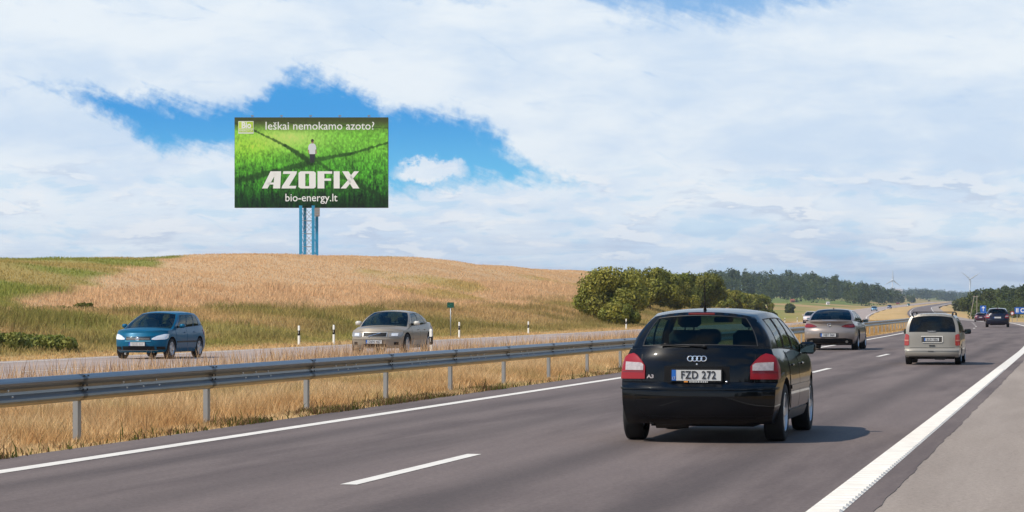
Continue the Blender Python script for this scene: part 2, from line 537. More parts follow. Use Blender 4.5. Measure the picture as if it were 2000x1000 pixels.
angs = np.unique(np.concatenate([np.linspace(-180, 180, 91), np.linspace(-16, 16, 260)]))[:-1]
angs = angs[(angs > -179.9)]
angs = np.concatenate([[-180.0], angs])
rad = np.concatenate([[0.0], np.geomspace(2.0, 9500, 520)])
AA, RR = np.meshgrid(np.radians(angs), rad, indexing='ij')
xc_, zc_ = np.sin(AA) * RR, np.cos(AA) * RR
GX, GY = xc_ * CT - zc_ * ST, xc_ * ST + zc_ * CT
GZ = ground(GX, GY)
na, nr = AA.shape
idx = np.arange(na * nr).reshape(na, nr)
nxt = np.roll(idx, -1, axis=0)
quads = np.stack([idx[:, :-1], idx[:, 1:], nxt[:, 1:], nxt[:, :-1]], axis=-1).reshape(-1, 4)
g_mat = mat('ground_cover', rough=0.95, spec=0.1, attr='tint', vary=0.22, vscale=2.2, bump=(6.0, 0.5, 0.12))
gcol = ground_color(GX, GY) * 0.92
o = np_mesh('ground', np.stack([GX, GY, GZ], -1).reshape(-1, 3), quads.ravel(), np.arange(len(quads)) * 4, np.full(len(quads), 4), g_mat, True, gcol.reshape(-1, 3))
tag(o, kind='structure')

# ------------------------------------------------------------------ roads
def zsurf(y, u0):
    return road_z(y) + (-0.15 if u0 < -15 else 0.0)
def ysteps(y0, y1):
    out_ = [y0]
    while out_[-1] < y1:
        out_.append(out_[-1] + max(1.0, abs(out_[-1]) * 0.015))
    out_[-1] = y1
    return np.array(out_)
def ribbon(name, u0, u1, y0, y1, off, m, nu=1, ys=None, edge=None, parent=None):
    ys = ysteps(y0, y1) if ys is None else ys
    V = []; F = []
    for k, y in enumerate(ys):
        lift = off + max(0, y - 200) * 0.00006
        for j in range(nu + 1):
            t = j / nu
            uu = u0 + (u1 - u0) * t
            if edge and j == nu:
                uu += edge(y)
            V.append((float(road_c(y)) + uu, y, float(zsurf(y, u0)) + lift))
    for k in range(len(ys) - 1):
        for j in range(nu):
            a = k * (nu + 1) + j
            F.append((a, a + 1, a + nu + 2, a + nu + 1))
    return mesh_obj(name, V, F, m, parent)

def asphalt(name, col, col2, tracks=None):
    m = bpy.data.materials.new(name)
    m.use_nodes = True
    t = m.node_tree; N = NT(t); b = t.nodes['Principled BSDF']
    co = N.n('ShaderNodeTexCoord').outputs['Object']
    fine = N.m('ADD', N.m('MULTIPLY', N.noise(co, 60.0, 2, 0.7), 0.45), N.m('MULTIPLY', N.noise(co, 22.0, 3, 0.75), 0.55))
    mid = N.noise(N.n('ShaderNodeVectorMath', operation='MULTIPLY', i={0: co, 1: (1.6, 0.12, 1)}), 1.0, 6, 0.62)
    patch_ = N.noise(N.n('ShaderNodeVectorMath', operation='MULTIPLY', i={0: co, 1: (0.5, 0.07, 1)}), 1.0, 3, 0.5)
    c = N.mix(N.ss(mid, 0.35, 0.65), (*col, 1), (*col2, 1))
    c = N.mix(N.m('MULTIPLY', N.ss(patch_, 0.45, 0.6), 0.5), c, tuple(v * 1.18 for v in col2) + (1,))
    if tracks:
        sp = N.n('ShaderNodeSeparateXYZ', i={0: co})
        for cu_, wd, dk in tracks:
            dd = N.m('ABSOLUTE', N.m('SUBTRACT', sp.outputs[0], cu_))
            f = N.m('MULTIPLY', N.m('MULTIPLY', N.ss(dd, wd, 0.0), N.ss(sp.outputs[1], 160.0, 90.0)), dk)
            c = N.mix(f, c, tuple(v * 0.62 for v in col) + (1,))
    c = N.n('ShaderNodeVectorMath', operation='SCALE', i={0: c, 'Scale': N.m('ADD', N.m('MULTIPLY', fine, 1.7), 0.15)}).outputs[0]
    N.put(b.inputs['Base Color'], c)
    b.inputs['Roughness'].default_value = 0.85
    b.inputs['Specular IOR Level'].default_value = 0.35
    bp = N.n('ShaderNodeBump', i={'Height': fine, 'Strength': 0.5, 'Distance': 0.006})
    N.put(b.inputs['Normal'], bp)
    return m
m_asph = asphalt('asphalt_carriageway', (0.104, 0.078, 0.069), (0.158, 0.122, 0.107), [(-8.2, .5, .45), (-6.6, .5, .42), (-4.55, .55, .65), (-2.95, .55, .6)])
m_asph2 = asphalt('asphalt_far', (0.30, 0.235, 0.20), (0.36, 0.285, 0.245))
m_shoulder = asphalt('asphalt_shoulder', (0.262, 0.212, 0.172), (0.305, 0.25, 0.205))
m_line = mat('road_paint', (0.72, 0.67, 0.59), 0.75, vary=0.30, vscale=3.5, bump=(40, .4, .004))

ynear = np.concatenate([np.arange(-30, 12, 2.0), np.arange(12, 90, 0.18), ysteps(90, 4200)])
def jag(y):
    return float((vnoise(y * 1.3, 0.5, 4) - 0.5) * 0.035 + (vnoise(y * 4.0, 0.5, 6) - 0.5) * 0.025)
tag(ribbon('carriageway', -9.85, -1.36, 0, 0, 0.008, m_asph, 3, ynear, jag), kind='structure')
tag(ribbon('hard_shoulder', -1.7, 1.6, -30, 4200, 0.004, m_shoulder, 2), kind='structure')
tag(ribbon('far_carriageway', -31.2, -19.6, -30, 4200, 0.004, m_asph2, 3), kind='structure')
o = ribbon('edge_line', -9.14, -8.95, -30, 4200, 0.012, m_line); tag(o, kind='structure')
# right edge line with raised transverse ribs
ys = []; 
V = []; F = []
yy = 5.0; k = 0
rows = []
while yy < 60:
    rows += [(yy, 0.012), (yy + 0.035, 0.026), (yy + 0.11, 0.026), (yy + 0.145, 0.012)]
    yy += 0.26
rows = [(-30, 0.012)] + rows + [(float(y), 0.012) for y in ysteps(60.2, 4200)]
for y, h in rows:
    cc = float(road_c(y))
    for uu, hh in ((-1.82, 0.010), (-1.80, h), (-1.59, h), (-1.57, 0.010)):
        V.append((cc + uu, y, float(road_z(y)) + hh + max(0, y - 200) * 0.00006))
for k in range(len(rows) - 1):
    for j in range(3):
        a = k * 4 + j
        F.append((a, a + 1, a + 5, a + 4))
tag(mesh_obj('ribbed_edge_line', V, F, m_line), kind='structure')
for u0 in (-30.4, -20.3):
    tag(ribbon('far_edge_line', u0, u0 + 0.18, -30, 4200, 0.012, m_line), kind='structure')
# lane dashes
ends = [(1.8, 6.0), (19.7, 24.1), (38.2, 42.5), (56.5, 60.8), (76.0, 80.4)] + [(94.4 + 18.4 * k, 98.8 + 18.4 * k) for k in range(24)]
lm = empty('lane_markings'); tag(lm, kind='structure')
for a, b in ends:
    ribbon('lane_dash', -5.74, -5.60, a, b, 0.012, m_line, 1, np.array([a, (a + b) / 2, b]), parent=lm)
for k in range(60):
    a = 5 + 18 * k
    V = [(float(road_c(t)) + uu, t, float(road_z(t)) - 0.15 + 0.012 + max(0, t - 200) * 0.00006) for t in (a, a + 4.4) for uu in (-25.45, -25.3)]
    mesh_obj('lane_dash', V, [(0, 1, 3, 2)], m_line, lm)
def P(px, py, Z):          # place in the world from a sighting (only used here to set things out)
    xc, s = (px - 1000) / 5000 * Z, 5000 / Z
    return (xc * CT - Z * ST, xc * ST + Z * CT, CAM_H + (603.4 - py) / s)
def at_u(px, u):           # where the sight line of column px meets the line running u beside the road
    t = (px - 1000) / 5000
    Z = 5.0
    for _ in range(400):
        x, y = t * Z * CT - Z * ST, t * Z * ST + Z * CT
        if x - float(road_c(y)) <= u:
            break
        Z *= 1.01
    for _ in range(40):
        x, y = t * Z * CT - Z * ST, t * Z * ST + Z * CT
        err = (x - float(road_c(y))) - u
        Z *= 1 + 0.6 * err / max(5.0, abs(u) + 5)
    return x, y, Z

# ------------------------------------------------------------------ guardrail
m_zinc = mat('galvanised_steel', (0.235, 0.245, 0.25), 0.36, 0.85, vary=0.10, vscale=3.0, bump=(3, .15, .02))
m_zinc2 = mat('galvanised_post', (0.36, 0.375, 0.38), 0.5, 0.6, vary=0.10, vscale=5.0)
m_bolt = mat('bolt_metal', (0.8, 0.78, 0.72), 0.35, 0.3)
m_white = mat('white_plastic', (0.80, 0.79, 0.75), 0.5)
m_black = mat('black_plastic', (0.010, 0.010, 0.011), 0.5, spec=.2)
m_dark = mat('dark_trim', (0.02, 0.021, 0.023), 0.6)
RAIL_U = -11.0
prof = [(-0.025, 0.665), (-0.018, 0.677), (0.0, 0.675), (0.050, 0.645), (0.062, 0.625), (0.058, 0.600), (0.006, 0.562), (-0.004, 0.530), (0.004, 0.500), (0.058, 0.455), (0.063, 0.430), (0.052, 0.408), (0.0, 0.380), (-0.016, 0.374)]
rail = empty('guardrail', (RAIL_U, 27.35, 0))
tag(rail, 'long grey steel guardrail on posts along the dry grass strip between carriageways', 'guardrail')
SP = 4.45
rail_ys = [27.35 + SP * k for k in range(-8, 70)]
beam_mesh = {}
def rail_beam(y0, y1):
    V = []; F = []
    th = 0.004
    for (y, lap) in ((y0, 0.0), (y1, 0.0)):
        c0 = float(road_c(y)); z0 = float(road_z(y))
        for off in (0, -th):
            for x, z in prof:
                V.append((c0 + x + off, y - 27.35, z + z0))
    n = len(prof)
    for i in range(n - 1):
        F.append((i, i + 1, 2 * n + i + 1, 2 * n + i))
        F.append((n + i, 3 * n + i, 3 * n + i + 1, n + i + 1))
    for a in (0, n - 1):
        F.append((a, 2 * n + a, 3 * n + a, n + a))
    for k in (0, 2 * n):
        for i in range(n - 1):
            F.append((k + i, k + n + i, k + n + i + 1, k + i + 1))
    return mesh_obj('rail_beam', V, F, m_zinc, rail)
def rail_post_mesh():
    m = MB()
    # C section, open side away from the traffic
    m.box(-0.105, -0.045, -0.052, -0.046, -0.25, 0.60)
    m.box(-0.051, -0.045, -0.046, 0.046, -0.25, 0.60)
    m.box(-0.105, -0.045, 0.046, 0.052, -0.25, 0.60)
    m.box(-0.105, -0.099, -0.046, -0.022, -0.25, 0.60)
    m.box(-0.105, -0.099, 0.022, 0.046, -0.25, 0.60)
    m.box(-0.044, -0.012, -0.05, 0.05, 0.42, 0.60)
    return m
post0 = None
for k in range(len(rail_ys) - 1):
    y0, y1 = rail_ys[k], rail_ys[k + 1]
    rail_beam(y0 - 0.14, y1)
    c0, z0 = float(road_c(y0)), float(road_z(y0))
    if post0 is None:
        post0 = rail_post_mesh().build('rail_post', m_zinc2, rail)
        p = post0
    else:
        p = post0.copy(); COL.objects.link(p)
    p.location = (c0, y0 - 27.35, z0)
    if y0 < 110:
        b = MB()
        for j, yo in enumerate((1.2, 1.75, 2.3)):
            b.ell((c0 + 0.024, y0 - 27.35 + yo, 0.548 + z0), (0.012, 0.017, 0.014), 8, 5)
            b.ell((c0 + 0.032, y0 - 27.35 + yo + 0.09, 0.483 + z0), (0.012, 0.022, 0.012), 8, 5)
        tag(b.build('bolt', m_bolt, rail, True), kind='stuff')
        b = MB()
        for yo, z in ((-0.06, 0.55), (0.06, 0.55), (-0.06, 0.50), (0.06, 0.50)):
            b.ell((c0 + 0.024 + (0.55 - z) * 0.05, y0 - 27.35 + yo, z + z0), (0.010, 0.014, 0.014), 8, 5)
        for yo in (-0.05, 0.07):
            b.ell((c0 + 0.03, y0 - 27.35 + yo, 0.659 + z0), (0.02, 0.018, 0.008), 8, 5)
        tag(b.build('splice_bolt', m_dark, rail, True), kind='stuff')

# ------------------------------------------------------------------ delineator posts
def delineator(loc, rz, label, group='black and white road edge posts', h=0.82):
    r = empty('delineator_post', loc, rz)
    tag(r, label, 'delineator post', group)
    def ring(z, w, d, slope=0.0):
        return [(-w, 0.0, z), (-w * .75, -d, z + slope), (0, -d * 1.35, z + slope * 1.3), (w * .75, -d, z + slope), (w, 0.0, z), (w * .6, d * .55, z - slope * .5), (-w * .6, d * .55, z - slope * .5)]
    def tubey(zs, name, m, grow=0.0):
        V = []; F = []
        for z, w, d, s_ in zs:
            V += ring(z, w + grow, d + grow, s_)
        for k in range(len(zs) - 1):
            for i in range(7):
                j = (i + 1) % 7
                F.append((k * 7 + i, k * 7 + j, k * 7 + 7 + j, k * 7 + 7 + i))
        F.append(tuple(range(6, -1, -1))); F.append(tuple((len(zs) - 1) * 7 + i for i in range(7)))
        return mesh_obj(name, V, F, m, r)
    tubey([(-0.1, .060, .030, 0), (h * .5, .058, .030, 0), (h - .03, .052, .028, 0.0), (h, .045, .022, 0.015)], 'post', m_white)
    tubey([(h * .56, .058, .031, -0.02), (h * .80, .055, .030, -0.02)], 'black_band', m_black, 0.003)
    mb = MB(); mb.box(-0.018, 0.018, -0.0445, -0.042, h * .62, h * .74)
    mb.build('reflector', mat('reflector', (0.35, 0.33, 0.30), 0.2), r)
    return r
dl = [(584, -32.0, 'black and white edge post beside the blue hatchback side of the verge, leftmost'),
      (652, -32.0, 'black and white edge post just left of the beige sedan'),
      (897, -32.0, 'black and white edge post right beside the green distance sign'),
      (1032, -32.0, 'short edge post half hidden in dry grass between the green sign and the bushes'),
      (1223, -32.2, 'small edge post in front of the willow bushes, just above the black car'),
      (1533, -32.2, 'tiny edge post beyond the black car, left of the oncoming pale car'),
      (1557, -32.2, 'tiny edge post close behind the bronze sedan')]
for px, u, lab in dl:
    x, y, Z = at_u(px, u)
    delineator((x, y, float(ground(x, y)) - 0.02), -0.25, lab, h=0.86 if px < 1000 else 0.8)
x, y, Z = at_u(842, -18.5)
delineator((x, y, float(ground(x, y))), -0.25, 'black and white edge post behind the guardrail, in front of the beige sedan', h=0.96)
x, y, Z = at_u(1979, 1.4)
delineator((x, y, float(ground(x, y))), -0.25, 'pale edge post on the right verge beside the dark blue hatchback', h=0.9)

# ------------------------------------------------------------------ small distance sign
x, y, Z = at_u(880, -33.2)
gs = empty('distance_sign', (x, y, float(ground(x, y)) - 0.05), 0.1)
tag(gs, 'small dark green distance plate on a thin grey post in the far verge', 'road sign')
ms = 5000 / Z
hh = 1.46 + (603.4 - 592) / ms + 0.15
mb = MB(); mb.tube((0, 0.03, -0.2), (0, 0.03, hh - 0.02), 0.03); mb.build('post', m_zinc2, gs, True)
mb = MB(); mb.box(-6.8 / ms, 6.8 / ms, -0.012, 0.0, hh - 10.5 / ms, hh, 0.004); mb.build('sign_plate', mat('green_sign', (0.004, 0.075, 0.045), 0.4), gs)
mb = MB(); mb.box(-4.6 / ms, -1.4 / ms, -0.016, -0.013, hh - 6.5 / ms, hh - 5.6 / ms); mb.box(-0.6 / ms, 2.2 / ms, -0.016, -0.013, hh - 4.4 / ms, hh - 3.6 / ms); mb.box(-3.4 / ms, 3.4 / ms, -0.016, -0.013, hh - 8.6 / ms, hh - 8.2 / ms)
mb.build('faint_marking', mat('faint_marking', (0.02, 0.20, 0.15), 0.4), gs)

# ------------------------------------------------------------------ billboard
BZ = 365.0
bs = 5000 / BZ
bx, by, _ = P(603, 500, BZ)
bg0 = float(ground(bx, by))
bb = empty('billboard', (bx, by, bg0), TH)
tag(bb, 'large roadside billboard with a green field advert on a blue lattice tower', 'billboard')
def bX(px): return (px - 603) / bs
def bH(py): return CAM_H + (603.4 - py) / bs - bg0
m_bblue = mat('blue_paint', (0.02, 0.27, 0.50), 0.45, vary=.15, vscale=2)
m_bgrey = mat('grey_steel', (0.30, 0.31, 0.33), 0.5, 0.3)
x0, x1, z0, z1 = bX(458.5), bX(758.5), bH(406), bH(229.5)
wB, hB = x1 - x0, z1 - z0
mb = MB(); mb.box(x0, x1, -0.35, 0.45, z0, z1, 0.03); mb.build('cabinet', mat('board_frame', (0.03, 0.035, 0.03), 0.6), bb)
# printed picture: colours of the print held per vertex
NXp, NYp = 420, 248
X, Y = np.meshgrid((np.arange(NXp) + .5) / NXp, (np.arange(NYp) + .5) / NYp)     # Y down
def lerp3(a, b, t): return np.array(a) * (1 - t[..., None]) + np.array(b) * t[..., None]
srgb = np.zeros((NYp, NXp, 3))
c = lerp3((118, 190, 62), (72, 145, 40), sstep(0.25, 0.6, Y))
c = c * (1 - sstep(0.55, 1.0, Y)[..., None]) + np.array((22, 66, 14)) * sstep(0.55, 1.0, Y)[..., None]
glow = np.exp(-(((X - .36) / .22) ** 2 + ((Y - .22) / .13) ** 2))
c = c + glow[..., None] * np.array((80, 45, 60)) * .8
c = c + (np.exp(-(((X - .02) / .25) ** 2 + ((Y - .32) / .2) ** 2)))[..., None] * np.array((40, 30, 0))
yy_ = Y - 0.05 * np.sin(X * 3)
f1 = 40 + 60 * (1 - Y)
st = fbm(X * 95, Y * (26 + 22 * (1 - Y)), 71, 3); st2 = fbm(X * 190, Y * 60, 72, 2); st3 = fbm(X * 12, Y * 9, 73, 3)
amp = (0.32 + 0.62 * sstep(0.2, 0.9, Y)) * (1 - .6 * glow)
c = c * (1 + amp * ((st - .5) * 1.5 + (st2 - .5) * 1.0 + (st3 - .5) * .5))[..., None]
def seg(p, q, w0, w1_, dark=0.62):
    global c
    px_, py_ = X - p[0], (Y - p[1]) * .59
    dx_, dy_ = q[0] - p[0], (q[1] - p[1]) * .59
    L2 = dx_ * dx_ + dy_ * dy_
    t = np.clip((px_ * dx_ + py_ * dy_) / L2, 0, 1)
    dd = np.hypot(px_ - t * dx_, py_ - t * dy_) + (st - .5) * .012
    w = w0 + (w1_ - w0) * t
    m_ = sstep(1.0, 0.35, dd / w) * dark
    c = c * (1 - m_[..., None]) + np.array((26, 50, 16)) * m_[..., None]
seg((.13, .15), (.33, .31), .006, .014); seg((.33, .31), (.50, .50), .014, .030, .75)
seg((.53, .47), (.76, .40), .022, .014); seg((.76, .40), (1.0, .28), .014, .009)
seg((.47, .51), (.27, .60), .028, .026); seg((.27, .60), (.0, .71), .026, .03)
seg((.55, .50), (.63, .60), .02, .016, .6); seg((.63, .60), (.9, .82), .014, .02, .5); seg((.9, .82), (1, .95), .02, .03, .5)
seg((.10, .03), (1.0, .12), .005, .004, .5); seg((.0, .06), (.14, .15), .01, .008, .6)
top = sstep(0.2, 0.02, Y)
c = c * (1 - top[..., None] * .9) + np.array((62, 62, 34)) * top[..., None] * .9
vig = 1 - 0.35 * sstep(.75, 1.0, Y)
c = np.clip(c * vig[..., None], 4, 250)
lin = np.where(c / 255 <= 0.04045, c / 255 / 12.92, ((c / 255 + .055) / 1.055) ** 2.4)
V = []
xs_ = x0 + 0.03 + (wB - 0.06) * np.arange(NXp) / (NXp - 1); zs_ = z1 - 0.03 - (hB - 0.06) * np.arange(NYp) / (NYp - 1)
GXX, GZZ = np.meshgrid(xs_, zs_)
V = np.stack([GXX, np.full_like(GXX, -0.36), GZZ], -1).reshape(-1, 3)
ii = np.arange(NXp * NYp).reshape(NYp, NXp)
q = np.stack([ii[:-1, :-1], ii[1:, :-1], ii[1:, 1:], ii[:-1, 1:]], -1).reshape(-1, 4)
m_print = mat('printed_vinyl', rough=0.65, spec=0.2, attr='tint')
np_mesh('poster', V, q.ravel(), np.arange(len(q)) * 4, np.full(len(q), 4), m_print, False, np.clip(lin.reshape(-1, 3) * 1.08, 0, .75), bb)
m_ltr = mat('print_white', (0.86, 0.86, 0.84), 0.6)
# outlines set in the coordinates of the advert: 1001 wide, 590 high
def bpX(v): return x0 + v / 1001 * wB
def bpZ(v): return z1 - v / 590 * hB
MX = Matrix(((1, 0, 0, 0), (0, 0, -1, -0.365), (0, 1, 0, 0), (0, 0, 0, 1)))
def glyphs(name, polys, m, y=-0.365, parent=bb):
    V = []; F = []
    for pl in polys:
        n = len(V)
        V += [(bpX(a), y, bpZ(b)) for a, b in pl] + [(bpX(a), y - 0.012, bpZ(b)) for a, b in pl]
        k = len(pl)
        F += [tuple(n + k + i for i in range(k)), tuple(n + k - 1 - i for i in range(k))]
        F += [(n + i, n + (i + 1) % k, n + k + (i + 1) % k, n + k + i) for i in range(k)]
    return mesh_obj(name, V, F, m, parent)
def qd(*a): return [tuple(p) for p in a]
def off(pl, dx=-61, dy=-66): return [[(x + dx, y + dy) for x, y in p] for p in pl]
ls = {
 'A': [qd((240, 530), (276, 530), (330, 434), (302, 418), (296, 418)), qd((302, 418), (364, 418), (364, 434), (324, 434)), qd((322, 434), (364, 434), (358, 530), (312, 530)), qd((276, 491), (318, 491), (317, 504), (269, 504))],
 'Z': [qd((380, 418), (468, 418), (464, 435), (376, 435)), qd((424, 435), (464, 435), (417, 513), (372, 513)), qd((372, 513), (464, 513), (459, 530), (367, 530))],
 'O': [qd((492, 418), (578, 418), (590, 428), (590, 434), (478, 434), (478, 428)), qd((478, 434), (522, 434), (522, 515), (478, 515)), qd((547, 434), (590, 434), (590, 515), (547, 515)), qd((478, 515), (590, 515), (590, 521), (578, 530), (492, 530), (478, 521))],
 'F': [qd((602, 418), (697, 418), (697, 434), (602, 434)), qd((602, 434), (646, 434), (646, 530), (602, 530)), qd((646, 465), (690, 465), (690, 480), (646, 480))],
 'I': [qd((707, 418), (746, 418), (746, 530), (707, 530))],
 'X': [qd((762, 418), (803, 418), (874, 530), (832, 530)), qd((840, 418), (872, 418), (826, 474), (812, 454)), qd((806, 468), (820, 490), (788, 530), (752, 530))]}
for k_, pl in ls.items():
    glyphs('advert_letter', off(pl), m_ltr)
MT = lambda px_, py_: Matrix.Translation((bpX(px_), -0.37, bpZ(py_))) @ Matrix.Rotation(R(90), 4, 'X')
text_obj('advert_headline', 'Ieškai nemokamo azoto?', 1.60, m_ltr, MT(555, 58), bb, 0.006, 0.006, 0.985)
text_obj('advert_web_address', 'bio-energy.lt', 1.55, m_ltr, MT(499, 526), bb, 0.006, 0.008, 0.95)
m_lime = mat('lime_print', (0.46, 0.66, 0.03), 0.6)
glyphs('logo_panel', [qd((25, 25), (124, 25), (124, 106), (25, 106))], m_ltr, -0.362)
glyphs('logo_field', [qd((60, 29), (121, 29), (121, 74), (60, 74)), qd((28, 78), (121, 78), (121, 98), (28, 98))], m_lime, -0.374)
glyphs('logo_field', [qd((27, 29), (60, 29), (60, 74), (27, 74))], mat('pale_lime_print', (0.60, 0.76, 0.10), 0.6), -0.374)
text_obj('logo_lettering', 'Bio', 1.23, m_ltr, Matrix.Translation((bpX(77), -0.392, bpZ(53))) @ Matrix.Rotation(R(90), 4, 'X'), bb, 0.003, 0.045, 0.86)
text_obj('logo_lettering', 'ENERGY LT', 0.34, m_ltr, Matrix.Translation((bpX(74), -0.392, bpZ(88))) @ Matrix.Rotation(R(90), 4, 'X'), bb, 0.003, 0.004, 1.08)
# printed figure of a man, seen from behind
m_skinp = mat('print_skin', (0.42, 0.24, 0.16), 0.6); m_hair = mat('print_hair', (0.05, 0.03, 0.02), 0.6); m_shirt = mat('print_shirt', (0.68, 0.70, 0.74), 0.6); m_trous = mat('print_trousers', (0.02, 0.02, 0.025), 0.6)
glyphs('printed_trousers', [qd((489, 240), (526, 240), (522, 268), (519, 296), (509, 296), (507, 262), (505, 294), (494, 298), (490, 268))], m_trous)
glyphs('printed_arms', [qd((479, 208), (484, 208), (486, 228), (484, 236), (480, 232)), qd((529, 204), (533, 214), (536, 238), (530, 242), (527, 226))], m_skinp)
glyphs('printed_shirt', [qd((488, 176), (500, 170), (513, 170), (524, 176), (531, 190), (533, 208), (526, 212), (526, 240), (488, 240), (486, 212), (479, 210), (481, 188))], m_shirt, -0.37)
glyphs('printed_face', [qd((499, 152), (503, 147), (513, 147), (516, 154), (515, 164), (511, 171), (502, 171), (499, 162))], m_skinp, -0.372)
glyphs('printed_hair', [qd((497, 150), (500, 144), (508, 141), (515, 145), (517, 152), (512, 155), (508, 163), (500, 162))], m_hair, -0.385)
# tower
tx0, tx1 = bX(589), bX(616.5)
for px_, yo in ((588.2, -0.8), (594.5, 1.0), (612.6, -0.8), (617.8, 1.0)):
    mb = MB(); w = 2.9 / bs
    mb.box(bX(px_) - w, bX(px_) + w, yo - 0.12, yo + 0.12, -1.5, z0 + 0.3)
    mb.build('tower_leg', m_bblue, bb)
zz = -0.3; h_ = (25.3) / bs
mbx = MB(); mbh = MB()
zt_ = z0
while zt_ > -0.8:
    for yo, a, b_ in ((-0.8, 588.2, 612.6), (1.0, 594.5, 617.8)):
        q_ = MB(); q_.tube((bX(a), yo, zt_ - h_), (bX(b_), yo, zt_ - h_), 0.045, n=6); q_.build('tower_strut', m_bgrey, bb)
        q_ = MB(); q_.tube((bX(a), yo, zt_), (bX(b_), yo, zt_ - h_), 0.03, n=6); q_.tube((bX(b_), yo + .02, zt_), (bX(a), yo + .02, zt_ - h_), 0.03, n=6); q_.build('tower_brace', m_bgrey, bb)
    for a, b_ in ((588.2, 594.5), (612.6, 617.8)):
        q_ = MB(); q_.tube((bX(a), -0.8, zt_), (bX(b_), 1.0, zt_ - h_), 0.04, n=6); q_.build('tower_brace', m_bblue, bb)
    zt_ -= h_
mb = MB(); mb.box(bX(615.5), bX(625), -1.1, -0.5, bH(423), bH(406.5)); mb.build('control_cabinet', mat('weathered_box', (0.32, 0.27, 0.24), 0.7, vary=.3, vscale=4), bb)
mb = MB()
for pz in (410, 415, 420): mb.box(bX(616), bX(624.5), -1.13, -1.101, bH(pz + 1.2), bH(pz - 1))
mb.build('cabinet_slat', m_bgrey, bb)
for px_ in (492, 549, 606, 663, 720):
    q_ = MB(); q_.tube((bX(px_), 0.2, z1 - .05), (bX(px_) + .05, 0.1, z1 + 0.25), 0.03, n=6); q_.box(bX(px_) - .15, bX(px_) + .25, -.05, .2, z1 + .15, z1 + .32, .02)
    q_.build('floodlight', m_bgrey, bb)

# ------------------------------------------------------------------ grass
def blades(name, x, y, z, h, w, col, lean=0.35, m=None, curve=0.5):
    n = len(x)
    a = rng.uniform(0, 2 * math.pi, n); la = rng.uniform(0, 2 * math.pi, n)
    ln = h * lean * rng.uniform(0.1, 1.0, n)
    wx, wy = np.cos(a) * w / 2, np.sin(a) * w / 2
    lx, ly = np.cos(la) * ln, np.sin(la) * ln
    V = np.zeros((n, 5, 3), np.float32)
    V[:, 0] = np.stack([x - wx, y - wy, z], -1); V[:, 1] = np.stack([x + wx, y + wy, z], -1)
    V[:, 2] = np.stack([x + wx * .8 + lx * curve * .5, y + wy * .8 + ly * curve * .5, z + h * .55], -1)
    V[:, 3] = np.stack([x - wx * .8 + lx * curve * .5, y - wy * .8 + ly * curve * .5, z + h * .55], -1)
    V[:, 4] = np.stack([x + lx, y + ly, z + h], -1)
    base = (np.arange(n) * 5)[:, None]
    L = np.concatenate([base + np.array([0, 1, 2, 3]), base + np.array([3, 2, 4])], 1).ravel()
    tot = np.tile([4, 3], n)
    stt = np.concatenate([[0], np.cumsum(tot)[:-1]])
    cc = np.repeat(col[:, None, :], 5, 1).reshape(-1, 3)
    return np_mesh(name, V.reshape(-1, 3), L, stt, tot, m, False, cc)
m_grass = mat('grass_blade', rough=0.8, spec=0.15, attr='tint', transl=0.45)
def frustum_keep(x, y, margin=60):
    Z = -x * ST + y * CT; Xc = x * CT + y * ST
    px = 1000 + 5000 * Xc / np.maximum(Z, 1)
    return (Z > 12) & (px > -margin * 3) & (px < 2000 + margin * 3)
def scatter(n, u0, u1, y0, y1, near_pow=1.0):
    t = rng.random(n)
    y = y0 + (y1 - y0) * t ** near_pow
    u = rng.uniform(u0, u1, n)
    x = u + road_c(y)
    k = frustum_keep(x, y)
    return x[k], y[k], u[k]
def tintmul(c, lo=0.75, hi=1.25):
    return c * rng.uniform(lo, hi, len(c))[:, None]
# central strip, near
x, y, u = scatter(420000, -19.3, -9.95, 16, 80, 1.3)
dens = fbm(x * 1.3, y * 1.3, 55)
k = rng.random(len(x)) < 0.35 + 1.1 * sstep(0.3, 0.6, dens)
x, y, u, dens = x[k], y[k], u[k], dens[k]
h = rng.uniform(0.14, 0.42, len(x)) * (0.7 + 0.8 * dens) * (0.20 + 0.06 * sstep(-9.9, -10.6, u) + 0.50 * sstep(-10.9, -11.5, u))
c = mixc(np.array([0.84, 0.62, 0.34]) + 0 * x[:, None], np.array([0.66, 0.42, 0.19]), sstep(.35, .7, fbm(x * .7, y * .7, 12)))
c = mixc(c, np.array([0.40, 0.36, 0.12]), 0.5 * sstep(.55, .75, fbm(x * .9, y * .5, 14)))
c = mixc(c, np.array([0.30, 0.16, 0.07]), 0.7 * (rng.random(len(x)) < 0.12))
o = blades('dry_grass', x, y, ground(x, y) - .02, h, rng.uniform(.006, .012, len(x)), tintmul(c, .62, 1.22), .95, m_grass, .8)
tag(o, 'tan dry grass covering the strip beneath the guardrail', 'grass', kind='stuff')
# low green and brown weeds along the edge of the asphalt
x, y, u = scatter(60000, -10.35, -9.78, 16, 110, 1.3)
k = rng.random(len(x)) < 0.05 + 0.75 * sstep(.48, .68, fbm(x * .4, y * .8, 90))
x, y, u = x[k], y[k], u[k]
h = rng.uniform(.03, .10, len(x)) * (1 + 1.6 * (rng.random(len(x)) < .05))
c = mixc(np.array([0.10, 0.115, 0.025]) + 0 * x[:, None], np.array([0.20, 0.12, 0.06]), (rng.random(len(x)) < .6) * 1.0)
o = blades('roadside_weeds', x, y, ground(x, y) * 0 - .01, h, rng.uniform(.008, .02, len(x)), tintmul(c), .9, m_grass)
tag(o, 'low dark weeds along the broken edge of the asphalt', 'weeds', kind='stuff')
